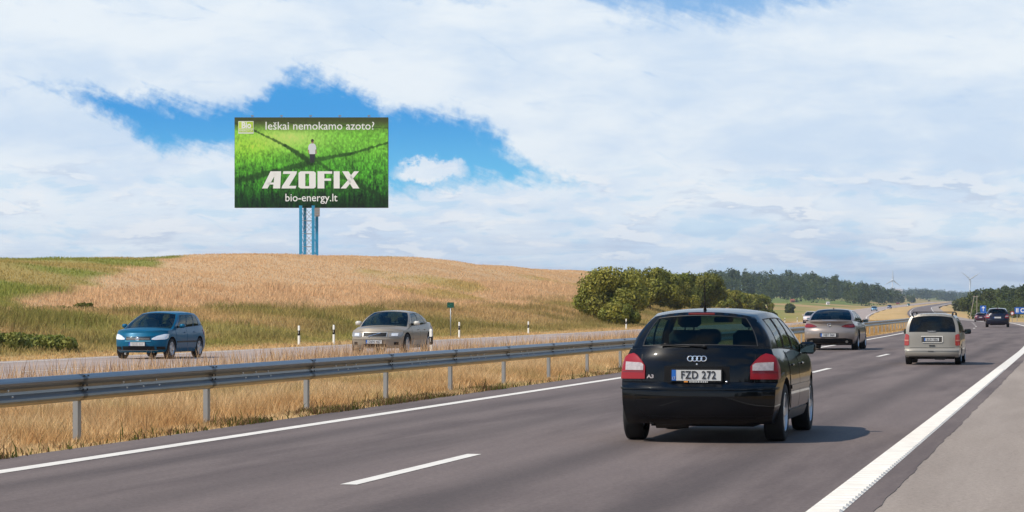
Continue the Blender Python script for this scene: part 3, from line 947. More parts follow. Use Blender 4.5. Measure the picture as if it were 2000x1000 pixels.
# tall thin stalks on the far side of the central strip
x, y, u = scatter(26000, -19.5, -15.5, 30, 130, 1.1)
k = rng.random(len(x)) < .2 + sstep(.42, .62, fbm(x * .5, y * .22, 66))
x, y, u = x[k], y[k], u[k]
h = rng.uniform(.35, .78, len(x)) * (0.75 + .45 * fbm(x * .3, y * .15, 67))
c = mixc(np.array([0.75, 0.52, 0.30]) + 0 * x[:, None], np.array([0.34, 0.20, 0.11]), (rng.random(len(x)) < .35) * 1.0)
o = blades('tall_dry_stalks', x, y, ground(x, y) - .02, h, rng.uniform(.010, .018, len(x)), tintmul(c), .3, m_grass)
tag(o, 'thin tall dry stalks standing in front of the oncoming cars', 'grass', kind='stuff')
# central strip, distant
x, y, u = scatter(90000, -19.3, -9.95, 80, 330, 1.0)
c = mixc(np.array([0.72, 0.50, 0.24]) + 0 * x[:, None], np.array([0.55, 0.35, 0.15]), sstep(.35, .7, fbm(x * .5, y * .2, 12)))
o = blades('dry_grass', x, y, ground(x, y) - .02, rng.uniform(.12, .5, len(x)) * (.3 + .7 * sstep(-10.8, -11.6, u)) * (.6 + .8 * fbm(x * .4, y * .2, 19)), rng.uniform(.015, .035, len(x)), tintmul(c, .6, 1.25), .6, m_grass)
tag(o, 'distant tan grass of the central strip far down the road', 'grass', kind='stuff')
# verge beyond the far carriageway
x, y, u = scatter(300000, -56, -31.3, 60, 420, 1.5)
d = -32 - u
h = rng.uniform(.10, .34, len(x)) * (0.35 + 0.75 * sstep(0, 5, d)) * (.6 + .8 * fbm(x / 5, y / 5, 41))
c = ground_color(x, y) * 1.35
patch_ = sstep(.50, .66, fbm(x / 3.0, y / 7.0, 101))
h = h * (1 + .7 * patch_)
c = mixc(c, GREEN * .8, patch_ * .5 * sstep(1, 3, d) * sstep(20, 14, d))
c = mixc(c, np.array([.20, .10, .05]), .5 * (rng.random(len(x)) < .10))
o = blades('verge_grass', x, y, ground(x, y) - .03, h, rng.uniform(.02, .05, len(x)), tintmul(c, .72, 1.25), .8, m_grass)
tag(o, 'rough green and straw coloured grass of the far verge', 'grass', kind='stuff')
# ripe crop on the hill, and the green field
x, y, u = scatter(260000, -82, -44, 90, 560, 1.2)
c = ground_color(x, y) * 1.3
o = blades('ripe_crop', x, y, ground(x, y) - .03, rng.uniform(.10, .24, len(x)), rng.uniform(.03, .07, len(x)), tintmul(c, .93, 1.07), .7, m_grass)
tag(o, 'ripe tan crop and green field grass covering the long hill', 'crop', kind='stuff')

# ------------------------------------------------------------------ trees and shrubs
def leaf_cloud(centers, radii, n, size, shell=0.55, squash=1.0):
    """leaf quads spread in lumps; returns verts (n,4,3) and the unit direction from the lump centre"""
    centers = np.asarray(centers, float); radii = np.asarray(radii, float)
    vol = radii ** 2.3
    pick = rng.choice(len(centers), n, p=vol / vol.sum())
    dv = rng.normal(size=(n, 3)); dv /= np.linalg.norm(dv, axis=1)[:, None]
    rr = radii[pick] * (1 - (1 - shell) * rng.random(n) ** 1.6) * rng.uniform(.86, 1.10, n)
    p = centers[pick] + dv * rr[:, None] * np.array([1, 1, squash])
    nrm = dv + rng.normal(size=(n, 3)) * .65
    nrm /= np.linalg.norm(nrm, axis=1)[:, None]
    t = np.cross(nrm, rng.normal(size=(n, 3))); t /= np.linalg.norm(t, axis=1)[:, None]
    b = np.cross(nrm, t)
    s_ = size * rng.uniform(.6, 1.3, n)[:, None]
    V = np.stack([p - t * s_, p + b * s_ * .55, p + t * s_, p - b * s_ * .55], 1)
    return V, pick
m_leaf = mat('leaf', rough=0.6, spec=0.25, attr='tint', transl=0.25)
m_bark = mat('bark', (0.10, 0.08, 0.06), 0.9, vary=.3, vscale=6)
def leaf_obj(name, V, col, parent=None):
    n = len(V)
    return np_mesh(name, V.reshape(-1, 3), np.arange(n * 4), np.arange(n) * 4, np.full(n, 4), m_leaf, False, np.repeat(col, 4, 0), parent)
def shrub(x, y, w, h, n, cols, label, name='willow_shrub', cat='shrub', group=None, leaf=.13, wy=None):
    z = float(ground(x, y)) - .1
    r = empty(name, (x, y, z)); tag(r, label, cat, group)
    wy = wy or w * .8
    cs = []; rs = []
    k = 46
    flat = w > 3 * h
    if flat: k = int(14 * w / h)
    for i in range(k):
        a = rng.uniform(0, 2 * math.pi); rad_ = math.sqrt(rng.random())
        t = rng.random() ** .8
        prof_ = math.sin(math.pi * (0.18 + 0.72 * t)) ** .6
        cr = rng.uniform(.22, .42) * h if flat else rng.uniform(.13, .24) * h
        if flat: t *= rng.uniform(.4, 1)
        cs.append((math.cos(a) * rad_ * (w / 2 - cr * .6) * prof_, math.sin(a) * rad_ * (wy / 2 - cr * .6) * prof_, cr * .7 + t * (h - 1.75 * cr)))
        rs.append(cr)
    V, pick = leaf_cloud(cs, rs, n, leaf)
    lum = rng.uniform(.86, 1.15, k)[pick] * rng.uniform(.75, 1.25, n)
    mixv = rng.random(k)[pick]
    col = mixc(np.array(cols[0]) + 0 * lum[:, None], np.array(cols[1]), mixv) * lum[:, None]
    leaf_obj('foliage', V, col, r)
    mb = MB()
    for i in range(6):
        a = rng.uniform(0, 6.28); q_ = cs[i]
        mb.tube((math.cos(a) * .15 * w * .5, math.sin(a) * .15 * w * .5, -.2), (q_[0] * .8, q_[1] * .8, max(q_[2], h * .5)), .05 * h / 4, .015, 6)
    mb.build('stems', m_bark, r)
    return r
WIL = ((0.16, 0.18, 0.028), (0.27, 0.245, 0.042)); WILD = ((0.12, 0.14, 0.024), (0.20, 0.19, 0.034))
# (px of middle, u, width px, top py, label)
bush = [(1195, -37.0, 128, 515, WIL, 'tallest round willow bush at the left end of the roadside thicket'),
        (1262, -41.5, 116, 518, WIL, 'second willow bush from the left in the roadside thicket'),
        (1312, -41, 96, 530, WIL, 'middle willow bush of the roadside thicket behind the black car roof'),
        (1366, -41, 96, 527, WILD, 'dark willow bush behind the aerial of the black car'),
        (1428, -42, 74, 564, WIL, 'lower yellowish bush to the right of the tall willow thicket'),
        (1474, -43, 68, 572, WIL, 'lowest yellowish bush at the right end of the thicket'),
        (1207, -35.2, 66, 588, WIL, 'small pale bush in front of the left end of the thicket'),
        (1147, -41.0, 36, 560, WILD, 'dark low bush on the far left flank of the thicket')]
for px_, u_, wpx, top_, cols, lab in bush:
    x, y, Z = at_u(px_, u_)
    s_ = 5000 / Z
    zg = float(ground(x, y))
    hgt = CAM_H + (603.4 - top_) / s_ - zg
    shrub(x, y, wpx / s_ * 1.28, hgt, int(15000 + 4000 * (wpx > 90)), cols, lab, group='willow bushes on the far verge', leaf=.07 + .00030 * Z)
for px_, u_, wpx, hp, cols, lab in [(1497, -36, 46, 24, ((.07, .085, .02), (.10, .10, .02)), 'dark round bush just right of the thicket, above the black car'),
                                   (1543, -44, 22, 19, ((.06, .08, .02), (.08, .09, .02)), 'small round bush alone in the green meadow'),
                                   (60, -35.5, 230, 42, ((.17, .21, .04), (.24, .24, .05)), 'long bank of green nettles at the left edge of the verge'),
                                   (-40, -36.5, 230, 52, ((.17, .21, .04), (.24, .24, .05)), 'taller bank of green nettles leaving the left edge of the picture'),
                                   (104, -49, 80, 14, ((.14, .16, .03), (.20, .19, .04)), 'flat dark green scrub patch on the slope, left one'),
                                   (166, -48, 50, 20, ((.14, .16, .03), (.20, .19, .04)), 'flat dark green scrub patch on the slope above the blue hatchback')]:
    x, y, Z = at_u(px_, u_); s_ = 5000 / Z
    shrub(x, y, wpx / s_, hp / s_, 16000 if wpx > 100 else 5000, cols, lab, 'roadside_scrub', 'scrub', leaf=.035 + .0005 * Z, wy=min(wpx / s_, 2.2))

def tree_geo(h, w, kind, n, leaf):
    cs = []; rs = []
    if kind == 'conifer':
        k = 14
        for i in range(k):
            t = i / (k - 1)
            rr = (1 - t) * w * .34 + .3
            cs.append((rng.normal() * .12 * w * (1 - t), rng.normal() * .12 * w * (1 - t), h * (.16 + .82 * t))); rs.append(rr)
    else:
        k = 13
        for i in range(k):
            a = rng.uniform(0, 6.28); q_ = math.sqrt(rng.random()); t = rng.random()
            cr = rng.uniform(.13, .24) * w
            pf = math.sin(math.pi * (.2 + .65 * t))
            cs.append((math.cos(a) * q_ * w * .36 * pf, math.sin(a) * q_ * w * .36 * pf, h * .22 + t * (h * .78 - cr))); rs.append(cr)
    return leaf_cloud(cs, rs, n, leaf), rs
# tree belt added out of frame at right, darkening reflections in paint and rail
S_ = []
for _ in range(240):
    y = rng.uniform(-60, 420); S_.append((float(road_c(y)) + rng.uniform(17, 40), y, rng.uniform(11, 19), rng.uniform(6, 9)))
RIGHT_BELT = S_
FOR = (np.array([0.040, 0.062, 0.016]), np.array([0.075, 0.095, 0.020]), np.array([0.028, 0.048, 0.018]))
def wood(name, spots, label, cols=FOR, n=230, conif=.25, trunk=False):
    VV = []; CC = []
    for x, y, h, w in spots:
        z = float(ground(x, y)) - .3
        kind = 'conifer' if rng.random() < conif else 'broad'
        (V, pick), rs = tree_geo(h, w, kind, n, (.022 * w + .06) if trunk else (.055 * w + .1))
        base = cols[2] if kind == 'conifer' else mixc(cols[0], cols[1], rng.random())
        lum = rng.uniform(.75, 1.3) * rng.uniform(.8, 1.2, len(rs))[pick] * rng.uniform(.8, 1.2, n)
        VV.append(V + np.array([x, y, z])); CC.append(base * lum[:, None])
        if trunk:
            T = []
            for a in np.linspace(0, math.pi, 4)[:3]:
                dx_, dy_ = math.cos(a) * .16, math.sin(a) * .16
                T.append([(x - dx_, y - dy_, z - .3), (x + dx_, y + dy_, z - .3), (x + dx_ * .4, y + dy_ * .4, z + h * .7), (x - dx_ * .4, y - dy_ * .4, z + h * .7)])
            VV.append(np.array(T)); CC.append(np.tile([.10, .08, .06], (3, 1)))
    o = leaf_obj(name, np.concatenate(VV), np.concatenate(CC))
    return tag(o, label, 'woodland', kind='stuff')
def spots_px(px0, px1, z0_, z1_, n, h, w):
    S_ = []
    for _ in range(n):
        px_ = rng.uniform(px0, px1); Z = rng.uniform(z0_, z1_)
        x, y, _z = P(px_, 0, Z)
        S_.append((x, y, rng.uniform(*h), rng.uniform(*w)))
    return S_
# wood on the rise left of the far road: front edge and rising mass behind it
S_ = []
top_w = pchip([(1380, 527), (1440, 525), (1500, 530), (1560, 532), (1620, 536), (1660, 548), (1700, 554), (1740, 561), (1770, 571), (1790, 587)])
bot_w = pchip([(1380, 588), (1500, 590), (1600, 590), (1700, 592), (1760, 597), (1790, 599)])
for _ in range(480):
    px_ = rng.uniform(1385, 1787)
    Z = rng.uniform(1400, 2500)
    t = (Z - 1400) / 1100
    x, y, _z = P(px_, 0, Z)
    if x - float(road_c(y)) > -38 or rng.random() < .12: continue
    zg = float(ground(x, y)); s_ = 5000 / Z
    ztop = CAM_H + (603.4 - float(top_w(px_)) - rng.uniform(-2, 7) * (1 + (1 - t) * 1.5)) / s_
    h_t = ztop - zg
    h_t = 1.08 * min(max(h_t, 7), 34) * rng.uniform(.85, 1.0)
    S_.append((x, y, h_t, rng.uniform(7, 11)))
wood('forest', S_, 'dark green mixed wood on the rise left of the distant motorway', conif=.06, n=300)
# far ridge woods
S_ = spots_px(1770, 1900, 3300, 4300, 90, (10, 17), (12, 22)) + spots_px(1700, 2100, 4600, 5600, 120, (10, 16), (16, 28))
wood('distant_woods', S_, 'hazy woods along the skyline where the motorway vanishes', n=120)
S_ = spots_px(1300, 2300, 6000, 7000, 130, (12, 22), (25, 50))
wood('skyline_woods', S_, 'pale blue woods on the farthest ridge', n=120)
# right wood
S_ = []
top_r = pchip([(1860, 583), (1880, 575), (1900, 566), (1930, 560), (1960, 554), (2000, 553), (2200, 540)])
for _ in range(200):
    px_ = rng.uniform(1868, 2150); Z = rng.uniform(700, 1150)
    x, y, _z = P(px_, 0, Z)
    if x - float(road_c(y)) < 7: continue
    zg = float(ground(x, y)); s_ = 5000 / Z
    h_t = CAM_H + (603.4 - float(top_r(px_)) - rng.uniform(-2, 14)) / s_ - zg
    S_.append((x, y, min(max(h_t, 4), 16), rng.uniform(5, 8)))
wood('right_wood', S_, 'dense dark green wood filling the right side behind the blue signs', cols=(np.array([.05, .07, .016]), np.array([.085, .095, .02]), np.array([.035, .055, .016])), n=420)
wood('added_reflection_wood', RIGHT_BELT, 'unseen belt of trees added to darken reflections from the right', n=1300, trunk=True)
# individual trees in front of it
tl = [(1868, 505, 7, 34, 'small bushy tree at the left tip of the right hand wood'), (1886, 520, 9, 42, 'rounded tree at the left end of the right hand wood'),
      (1903, 540, 8, 46, 'tree just left of the blue arrow sign'), (1932, 640, 9, 50, 'tree rising behind the dark blue hatchback'),
      (1958, 660, 9, 48, 'tree between the dark blue hatchback and the blue town sign'), (1990, 640, 10, 52, 'tree behind the blue town sign at the right edge')]
for px_, Z, w, hp, lab in tl:
    x, y, _z = P(px_, 0, Z)
    u_ = x - float(road_c(y))
    if u_ < 4: x += 4 - u_
    s_ = 5000 / Z; zg = float(ground(x, y)) - .2
    h_t = hp / s_
    r = empty('broadleaf_tree', (x, y, zg)); tag(r, lab, 'tree', 'trees along the right verge')
    (V, pick), rs = tree_geo(h_t, w * .8, 'broad', 1500, .22)
    V = V - np.array([0, 0, h_t * .12])
    lum = rng.uniform(.75, 1.3, len(rs))[pick] * rng.uniform(.8, 1.2, len(V))
    leaf_obj('crown', V, mixc(FOR[0], FOR[1], rng.random()) * 1.25 * lum[:, None], r)
    mb = MB(); mb.tube((0, 0, -.3), (.1, 0, h_t * .55), .16, .08); mb.tube((.05, 0, h_t * .35), (.9, .2, h_t * .65), .07, .03, 6); mb.tube((.05, 0, h_t * .3), (-.8, -.2, h_t * .6), .07, .03, 6)
    mb.build('trunk', m_bark, r)

# ------------------------------------------------------------------ signs and poles at the right
m_sblue = mat('sign_blue', (0.015, 0.12, 0.50), 0.4); m_swhite = mat('sign_white', (0.8, 0.8, 0.8), 0.4); m_sred = mat('sign_red', (0.45, 0.03, 0.03), 0.4)
def sign(px_, py_top, py_bot, wpx, Z, label, name):
    x, y, _z = P(px_, 0, Z); s_ = 5000 / Z
    zg = float(ground(x, y))
    r = empty(name, (x, y, zg), TH * .5); tag(r, label, 'road sign')
    zt = CAM_H + (603.4 - py_top) / s_ - zg; zb = CAM_H + (603.4 - py_bot) / s_ - zg
    w = wpx / s_ / 2
    return r, w, zb, zt, s_
r, w, zb, zt, s_ = sign(1923, 597, 621, 17, 470, 'blue arrow sign with white markings left of the dark blue hatchback', 'arrow_sign')
mb = MB(); mb.box(-w, w * .35, -.05, 0, zb + (zt - zb) * .5, zt, .01); mb.box(-w * .9, w, -.05, -.001, zb, zb + (zt - zb) * .49, .01); mb.build('sign_plate', m_sblue, r)
mb = MB(); mb.box(-w * .38, -w * .22, -.07, -.051, zb + (zt - zb) * .55, zt - .25); mb.poly([(-.35, 0), (.35, 0), (0, .35)], Matrix.Translation((-w * .3, -.052, zt - .45)) @ Matrix.Rotation(R(90), 4, 'X'), .02)
mb.box(-w * .7, w * .8, -.07, -.051, zb + .75, zb + .82); mb.box(-w * .7, w * .6, -.07, -.051, zb + .35, zb + .42); mb.build('white_marking', m_swhite, r)
mb = MB(); mb.tube((-w * .5, .05, -.5), (-w * .5, .05, zt - .1), .05); mb.tube((w * .3, .05, -.5), (w * .3, .05, zt * .6), .05); mb.build('post', m_zinc2, r)
r, w, zb, zt, s_ = sign(1998, 600, 613, 32, 420, 'wide blue sign with white lettering cut by the right edge', 'direction_sign')
mb = MB(); mb.box(-w, w, -.05, 0, zb, zt, .01); mb.build('sign_plate', m_sblue, r)
text_obj('lettering', 'II C', .95, m_swhite, Matrix.Translation((-w * .35, -.06, (zb + zt) / 2)) @ Matrix.Rotation(R(90), 4, 'X'), r, .004, .03, 1.0)
mb = MB()
for sx_ in (-.7, .7): mb.tube((w * sx_, .06, -.5), (w * sx_, .06, zt), .05)
mb.build('post', m_zinc2, r)
r, w, zb, zt, s_ = sign(1977, 607, 617, 8, 330, 'small round red and white sign right of the dark blue hatchback', 'round_sign')
mb = MB(); mb.lathe_x([(0, .001), (0, w), (.02, w), (.02, .001)], 20); M_ = Matrix.Rotation(R(90), 4, 'Z')
mb.v = [tuple(M_ @ Vector(p) + Vector((0, -.02, (zb + zt) / 2))) for p in mb.v]; mb.build('sign_disc', m_sred, r)
mb = MB(); mb.lathe_x([(0, .001), (0, w * .6), (.02, w * .6), (.02, .001)], 20)
mb.v = [tuple(M_ @ Vector(p) + Vector((0, -.045, (zb + zt) / 2))) for p in mb.v]; mb.build('white_centre', m_swhite, r)
mb = MB(); mb.tube((0, .03, -.4), (0, .03, zt), .03); mb.build('post', m_zinc2, r)
for px_, lab in ((1903, 'leaning thin wooden pole in front of the right wood, left one'), (1908, 'thin upright wooden pole in front of the right wood, right one')):
    x, y, _z = P(px_, 0, 495); zg = float(ground(x, y))
    mb = MB(); mb.tube((-1.0 if px_ == 1903 else 0, 0, -.5), (0, 0, CAM_H + 26 / 10.1 - zg), .07, .05); 
    r = empty('utility_pole', (x, y, zg)); tag(r, lab, 'pole'); mb.build('pole', mat('pale_wood', (.35, .30, .25), .8), r)
    mb = MB(); mb.box(-.3, .3, -.04, .04, CAM_H + 24 / 10.1 - zg, CAM_H + 24.8 / 10.1 - zg); mb.build('crossarm', MATS['pale_wood'], r)

# ------------------------------------------------------------------ far houses and turbines
def house(px_, py_base, wpx, hpx, Z, wall, roof, lab, name='farmhouse'):
    x, y, _z = P(px_, 0, Z); s_ = 5000 / Z
    zb = float(ground(x, y)) if Z < 2000 else CAM_H + (603.4 - py_base) / s_
    r = empty(name, (x, y, zb), .5); tag(r, lab, 'house')
    w, h = wpx / s_, hpx / s_
    mb = MB(); mb.box(-w / 2, w / 2, -w * .35, w * .35, -.3, h * .6); mb.build('wall', wall, r)
    mb = MB(); V = [(-w * .55, -w * .4, h * .58), (w * .55, -w * .4, h * .58), (w * .55, w * .4, h * .58), (-w * .55, w * .4, h * .58), (-w * .5, 0, h), (w * .5, 0, h)]
    mb.add(V, [(0, 1, 5, 4), (2, 3, 4, 5), (1, 2, 5), (3, 0, 4), (3, 2, 1, 0)]); mb.build('roof', roof, r)
    mb = MB()
    for t in (-.3, 0, .3): mb.box(w * t - w * .05, w * t + w * .05, -w * .352, -w * .34, h * .15, h * .4)
    mb.build('window', m_dark, r)
m_wall = mat('pale_render', (.55, .50, .46), .8); m_rred = mat('red_tiles', (.30, .09, .06), .8); m_rgrey = mat('grey_roofing', (.40, .38, .37), .8); m_wwhite = mat('white_render', (.8, .8, .78), .7)
house(1548, 591, 8, 7, 1420, mat('brick_red', (.28, .10, .07), .8), m_rred, 'tiny red brick house in front of the distant wood')
house(1617, 591, 6, 6, 1380, m_wwhite, m_rgrey, 'tiny white house in front of the distant wood')
house(1754, 574, 15, 10, 2600, m_wall, m_rgrey, 'long pale barn above the distant wood below the left turbine', 'barn')
house(1826, 580, 14, 6, 4400, m_wall, m_rgrey, 'faint pale building on the skyline', 'barn')
m_turb = mat('turbine_white', (.55, .58, .64), .5)
def turbine(px_, hub_py, base_py, bl, angs_, Z, lab):
    s_ = 5000 / Z; x, y, _z = P(px_, 0, Z)
    zh = CAM_H + (603.4 - hub_py) / s_; zb = CAM_H + (603.4 - base_py) / s_
    r = empty('wind_turbine', (x, y, zb - 10), TH); tag(r, lab, 'wind turbine', 'wind turbines on the horizon')
    H_ = zh - zb + 10
    mb = MB(); mb.tube((0, 0, 0), (0, 0, H_), 1.5, .8, 12); mb.build('tower', m_turb, r, True)
    mb = MB(); mb.box(-1.6, 1.6, -3.5, 5, H_ - 1.6, H_ + 1.6, .4); mb.build('nacelle', m_turb, r)
    mb = MB(); mb.ell((0, -4.4, H_), (1.6, 1.8, 1.6)); mb.build('hub', m_turb, r, True)
    L = bl / s_
    for a in angs_:
        d_ = Vector((math.cos(R(a)), 0, math.sin(R(a)))); pz = Vector((0, -4.4, H_)); n_ = Vector((-d_.z, 0, d_.x))
        V = []
        for t, c_ in ((.02, .9), (.2, 1.7), (.6, 1.1), (1.0, .3)):
            for sx_, sy_ in ((-.5, 0), (0, -.25), (.5, 0), (0, .25)):
                V.append(pz + d_ * L * t + n_ * c_ * 1.6 * sx_ + Vector((0, c_ * 1.3 * sy_, 0)))
        F = [(0, 1, 2, 3), (15, 14, 13, 12)]
        for k_ in range(3):
            for i in range(4): F.append((k_ * 4 + i, k_ * 4 + 4 + i, k_ * 4 + 4 + (i + 1) % 4, k_ * 4 + (i + 1) % 4))
        mesh_obj('rotor_blade', V, F, m_turb, r)
turbine(1743, 547, 580, 19, (90, 210, -38), 4300, 'left wind turbine standing over the pale barn')
turbine(1894, 545, 580, 22, (32, 142, -90), 4300, 'right wind turbine with a raised pair of blades over the right wood')

# ------------------------------------------------------------------ air
hz = MB(); hz.box(-5200, 3200, -40, 8400, -30, 95)
m_h = bpy.data.materials.new('haze_air'); m_h.use_nodes = True; t = m_h.node_tree; t.nodes.remove(t.nodes['Principled BSDF'])
N = NT(t); pv = N.n('ShaderNodeVolumePrincipled'); pv.inputs['Color'].default_value = (0.72, 0.84, 1.0, 1); pv.inputs['Density'].default_value = HAZE; pv.inputs['Anisotropy'].default_value = 0.2
N.put(t.nodes['Material Output'].inputs['Volume'], pv)
o = hz.build('haze', m_h); tag(o, kind='stuff')
# ------------------------------------------------------------------ vehicles
# car space: x right, y forward from the rear bumper, z up
m_tyre = mat('tyre_rubber', (0.012, 0.012, 0.013), 0.85, bump=(60, .3, .004))
m_rim = mat('alloy', (0.55, 0.56, 0.58), 0.35, 0.7)
m_arch = mat('wheel_well', (0.008, 0.008, 0.009), 0.95)
m_cabin = mat('cabin_dark', (0.03, 0.032, 0.036), 0.9)
m_seat = mat('seat_fabric', (0.035, 0.037, 0.042), 0.9, vary=.2, vscale=20)
m_seat_l = mat('seat_fabric_grey', (0.09, 0.09, 0.085), 0.9)
m_redl = mat('red_lens', (0.26, 0.002, 0.006), 0.3, coat=.2, vary=.15, vscale=30)
m_redd = mat('dark_red_lens', (0.16, 0.010, 0.018), 0.12, coat=.8)
m_clear = mat('clear_lens', (0.42, 0.37, 0.37), 0.2, coat=.3, vary=.5, vscale=28)
m_head = mat('headlamp', (0.80, 0.82, 0.84), 0.12, 0.25, coat=1.0, vary=.25, vscale=18)
m_plate = mat('plate_white', (0.56, 0.56, 0.55), 0.5)
m_eu = mat('plate_blue', (0.01, 0.12, 0.45), 0.5)
m_ink = mat('plate_ink', (0.012, 0.014, 0.02), 0.6)
m_chrome = mat('chrome', (0.85, 0.86, 0.88), 0.12, 1.0)
m_mirror = mat('mirror_glass', (.10, .14, .15), .05, 1.0)
m_pipe = mat('exhaust', (0.12, 0.11, 0.10), 0.5, 0.6)
m_orange = mat('orange_print', (0.75, 0.28, 0.05), 0.5)
gl_clear = glass_mat('glass_clear', (0.50, 0.62, 0.60), 0.02)
def paint(name, c, metal=0.0, rough=.35, spec=.3, vary=0.03, coat=.8):
    return mat(name, c, rough, metal, coat=coat, spec=spec, vary=vary, vscale=3)
gl_a3 = glass_mat('glass_green', (0.28, 0.41, 0.39), 0.02)
gl_dark = glass_mat('glass_dark', (0.08, 0.105, 0.115), 0.03)
gl_mid = glass_mat('glass_mid', (0.20, 0.27, 0.27), 0.03)
gl_blk = glass_mat('glass_smoked', (0.03, 0.045, 0.045), 0.035, .12)

class Shape:
    def __init__(s, **k):
        s.__dict__.update(k)
        s.cW = pchip(k['W']); s.cP = pchip(k['plan']); s.cT = pchip(k['top']); s.cC = pchip(k['crown'])
        s.cR = pchip(k['rear']); s.cF = pchip(k['front'])
    def side_x(s, y, z):
        return float(s.cW(z)) * float(s.cP(y))
    def cap(s, end, c, z):           # point on the rear (end=0) or nose (end=1)
        a = abs(c) ** s.pw
        if end == 0:
            y = float(s.cR(z)) + s.bow * a
            yc = float(s.cR(z)) + s.bow
        else:
            y = float(s.cF(z)) - s.bowf * a
            yc = float(s.cF(z)) - s.bowf
        return y, yc
    def solve(s, end, c, v):
        z = s.zb + v * (0.8 - s.zb)
        zc = z
        for _ in range(14):
            y, yc = s.cap(end, c, z)
            _y, yc2 = s.cap(end, 1.0, zc)
            zt = float(s.cT(y)) + float(s.cC(y)) * (1 - abs(c) ** 3)
            z = s.zb + v * (zt - s.zb)
            zc = s.zb + v * (float(s.cT(yc2)) - s.zb)
        x = c * s.side_x(yc2, zc)
        return (x, y, z)
    def wrap(s, end, q, z, d=0.0):   # q metres across the end, running round the corner into the side
        yc = (float(s.cR(z)) + s.bow) if end == 0 else (float(s.cF(z)) - s.bowf)
        xc = s.side_x(yc, z)
        sg = 1 if q >= 0 else -1
        def pt(q_):
            if q_ <= xc:
                return (q_, s.cap(end, q_ / xc, z)[0])
            y = yc + (q_ - xc) * (1 if end == 0 else -1)
            return (s.side_x(y, z), y)
        a = pt(abs(q)); b = pt(abs(q) + .01); e = pt(max(0, abs(q) - .01))
        tx, ty = b[0] - e[0], b[1] - e[1]
        L = math.hypot(tx, ty) or 1
        nx, ny = (ty / L, -tx / L) if end == 0 else (-ty / L, tx / L)
        return ((a[0] + nx * d) * sg, a[1] + ny * d, z)

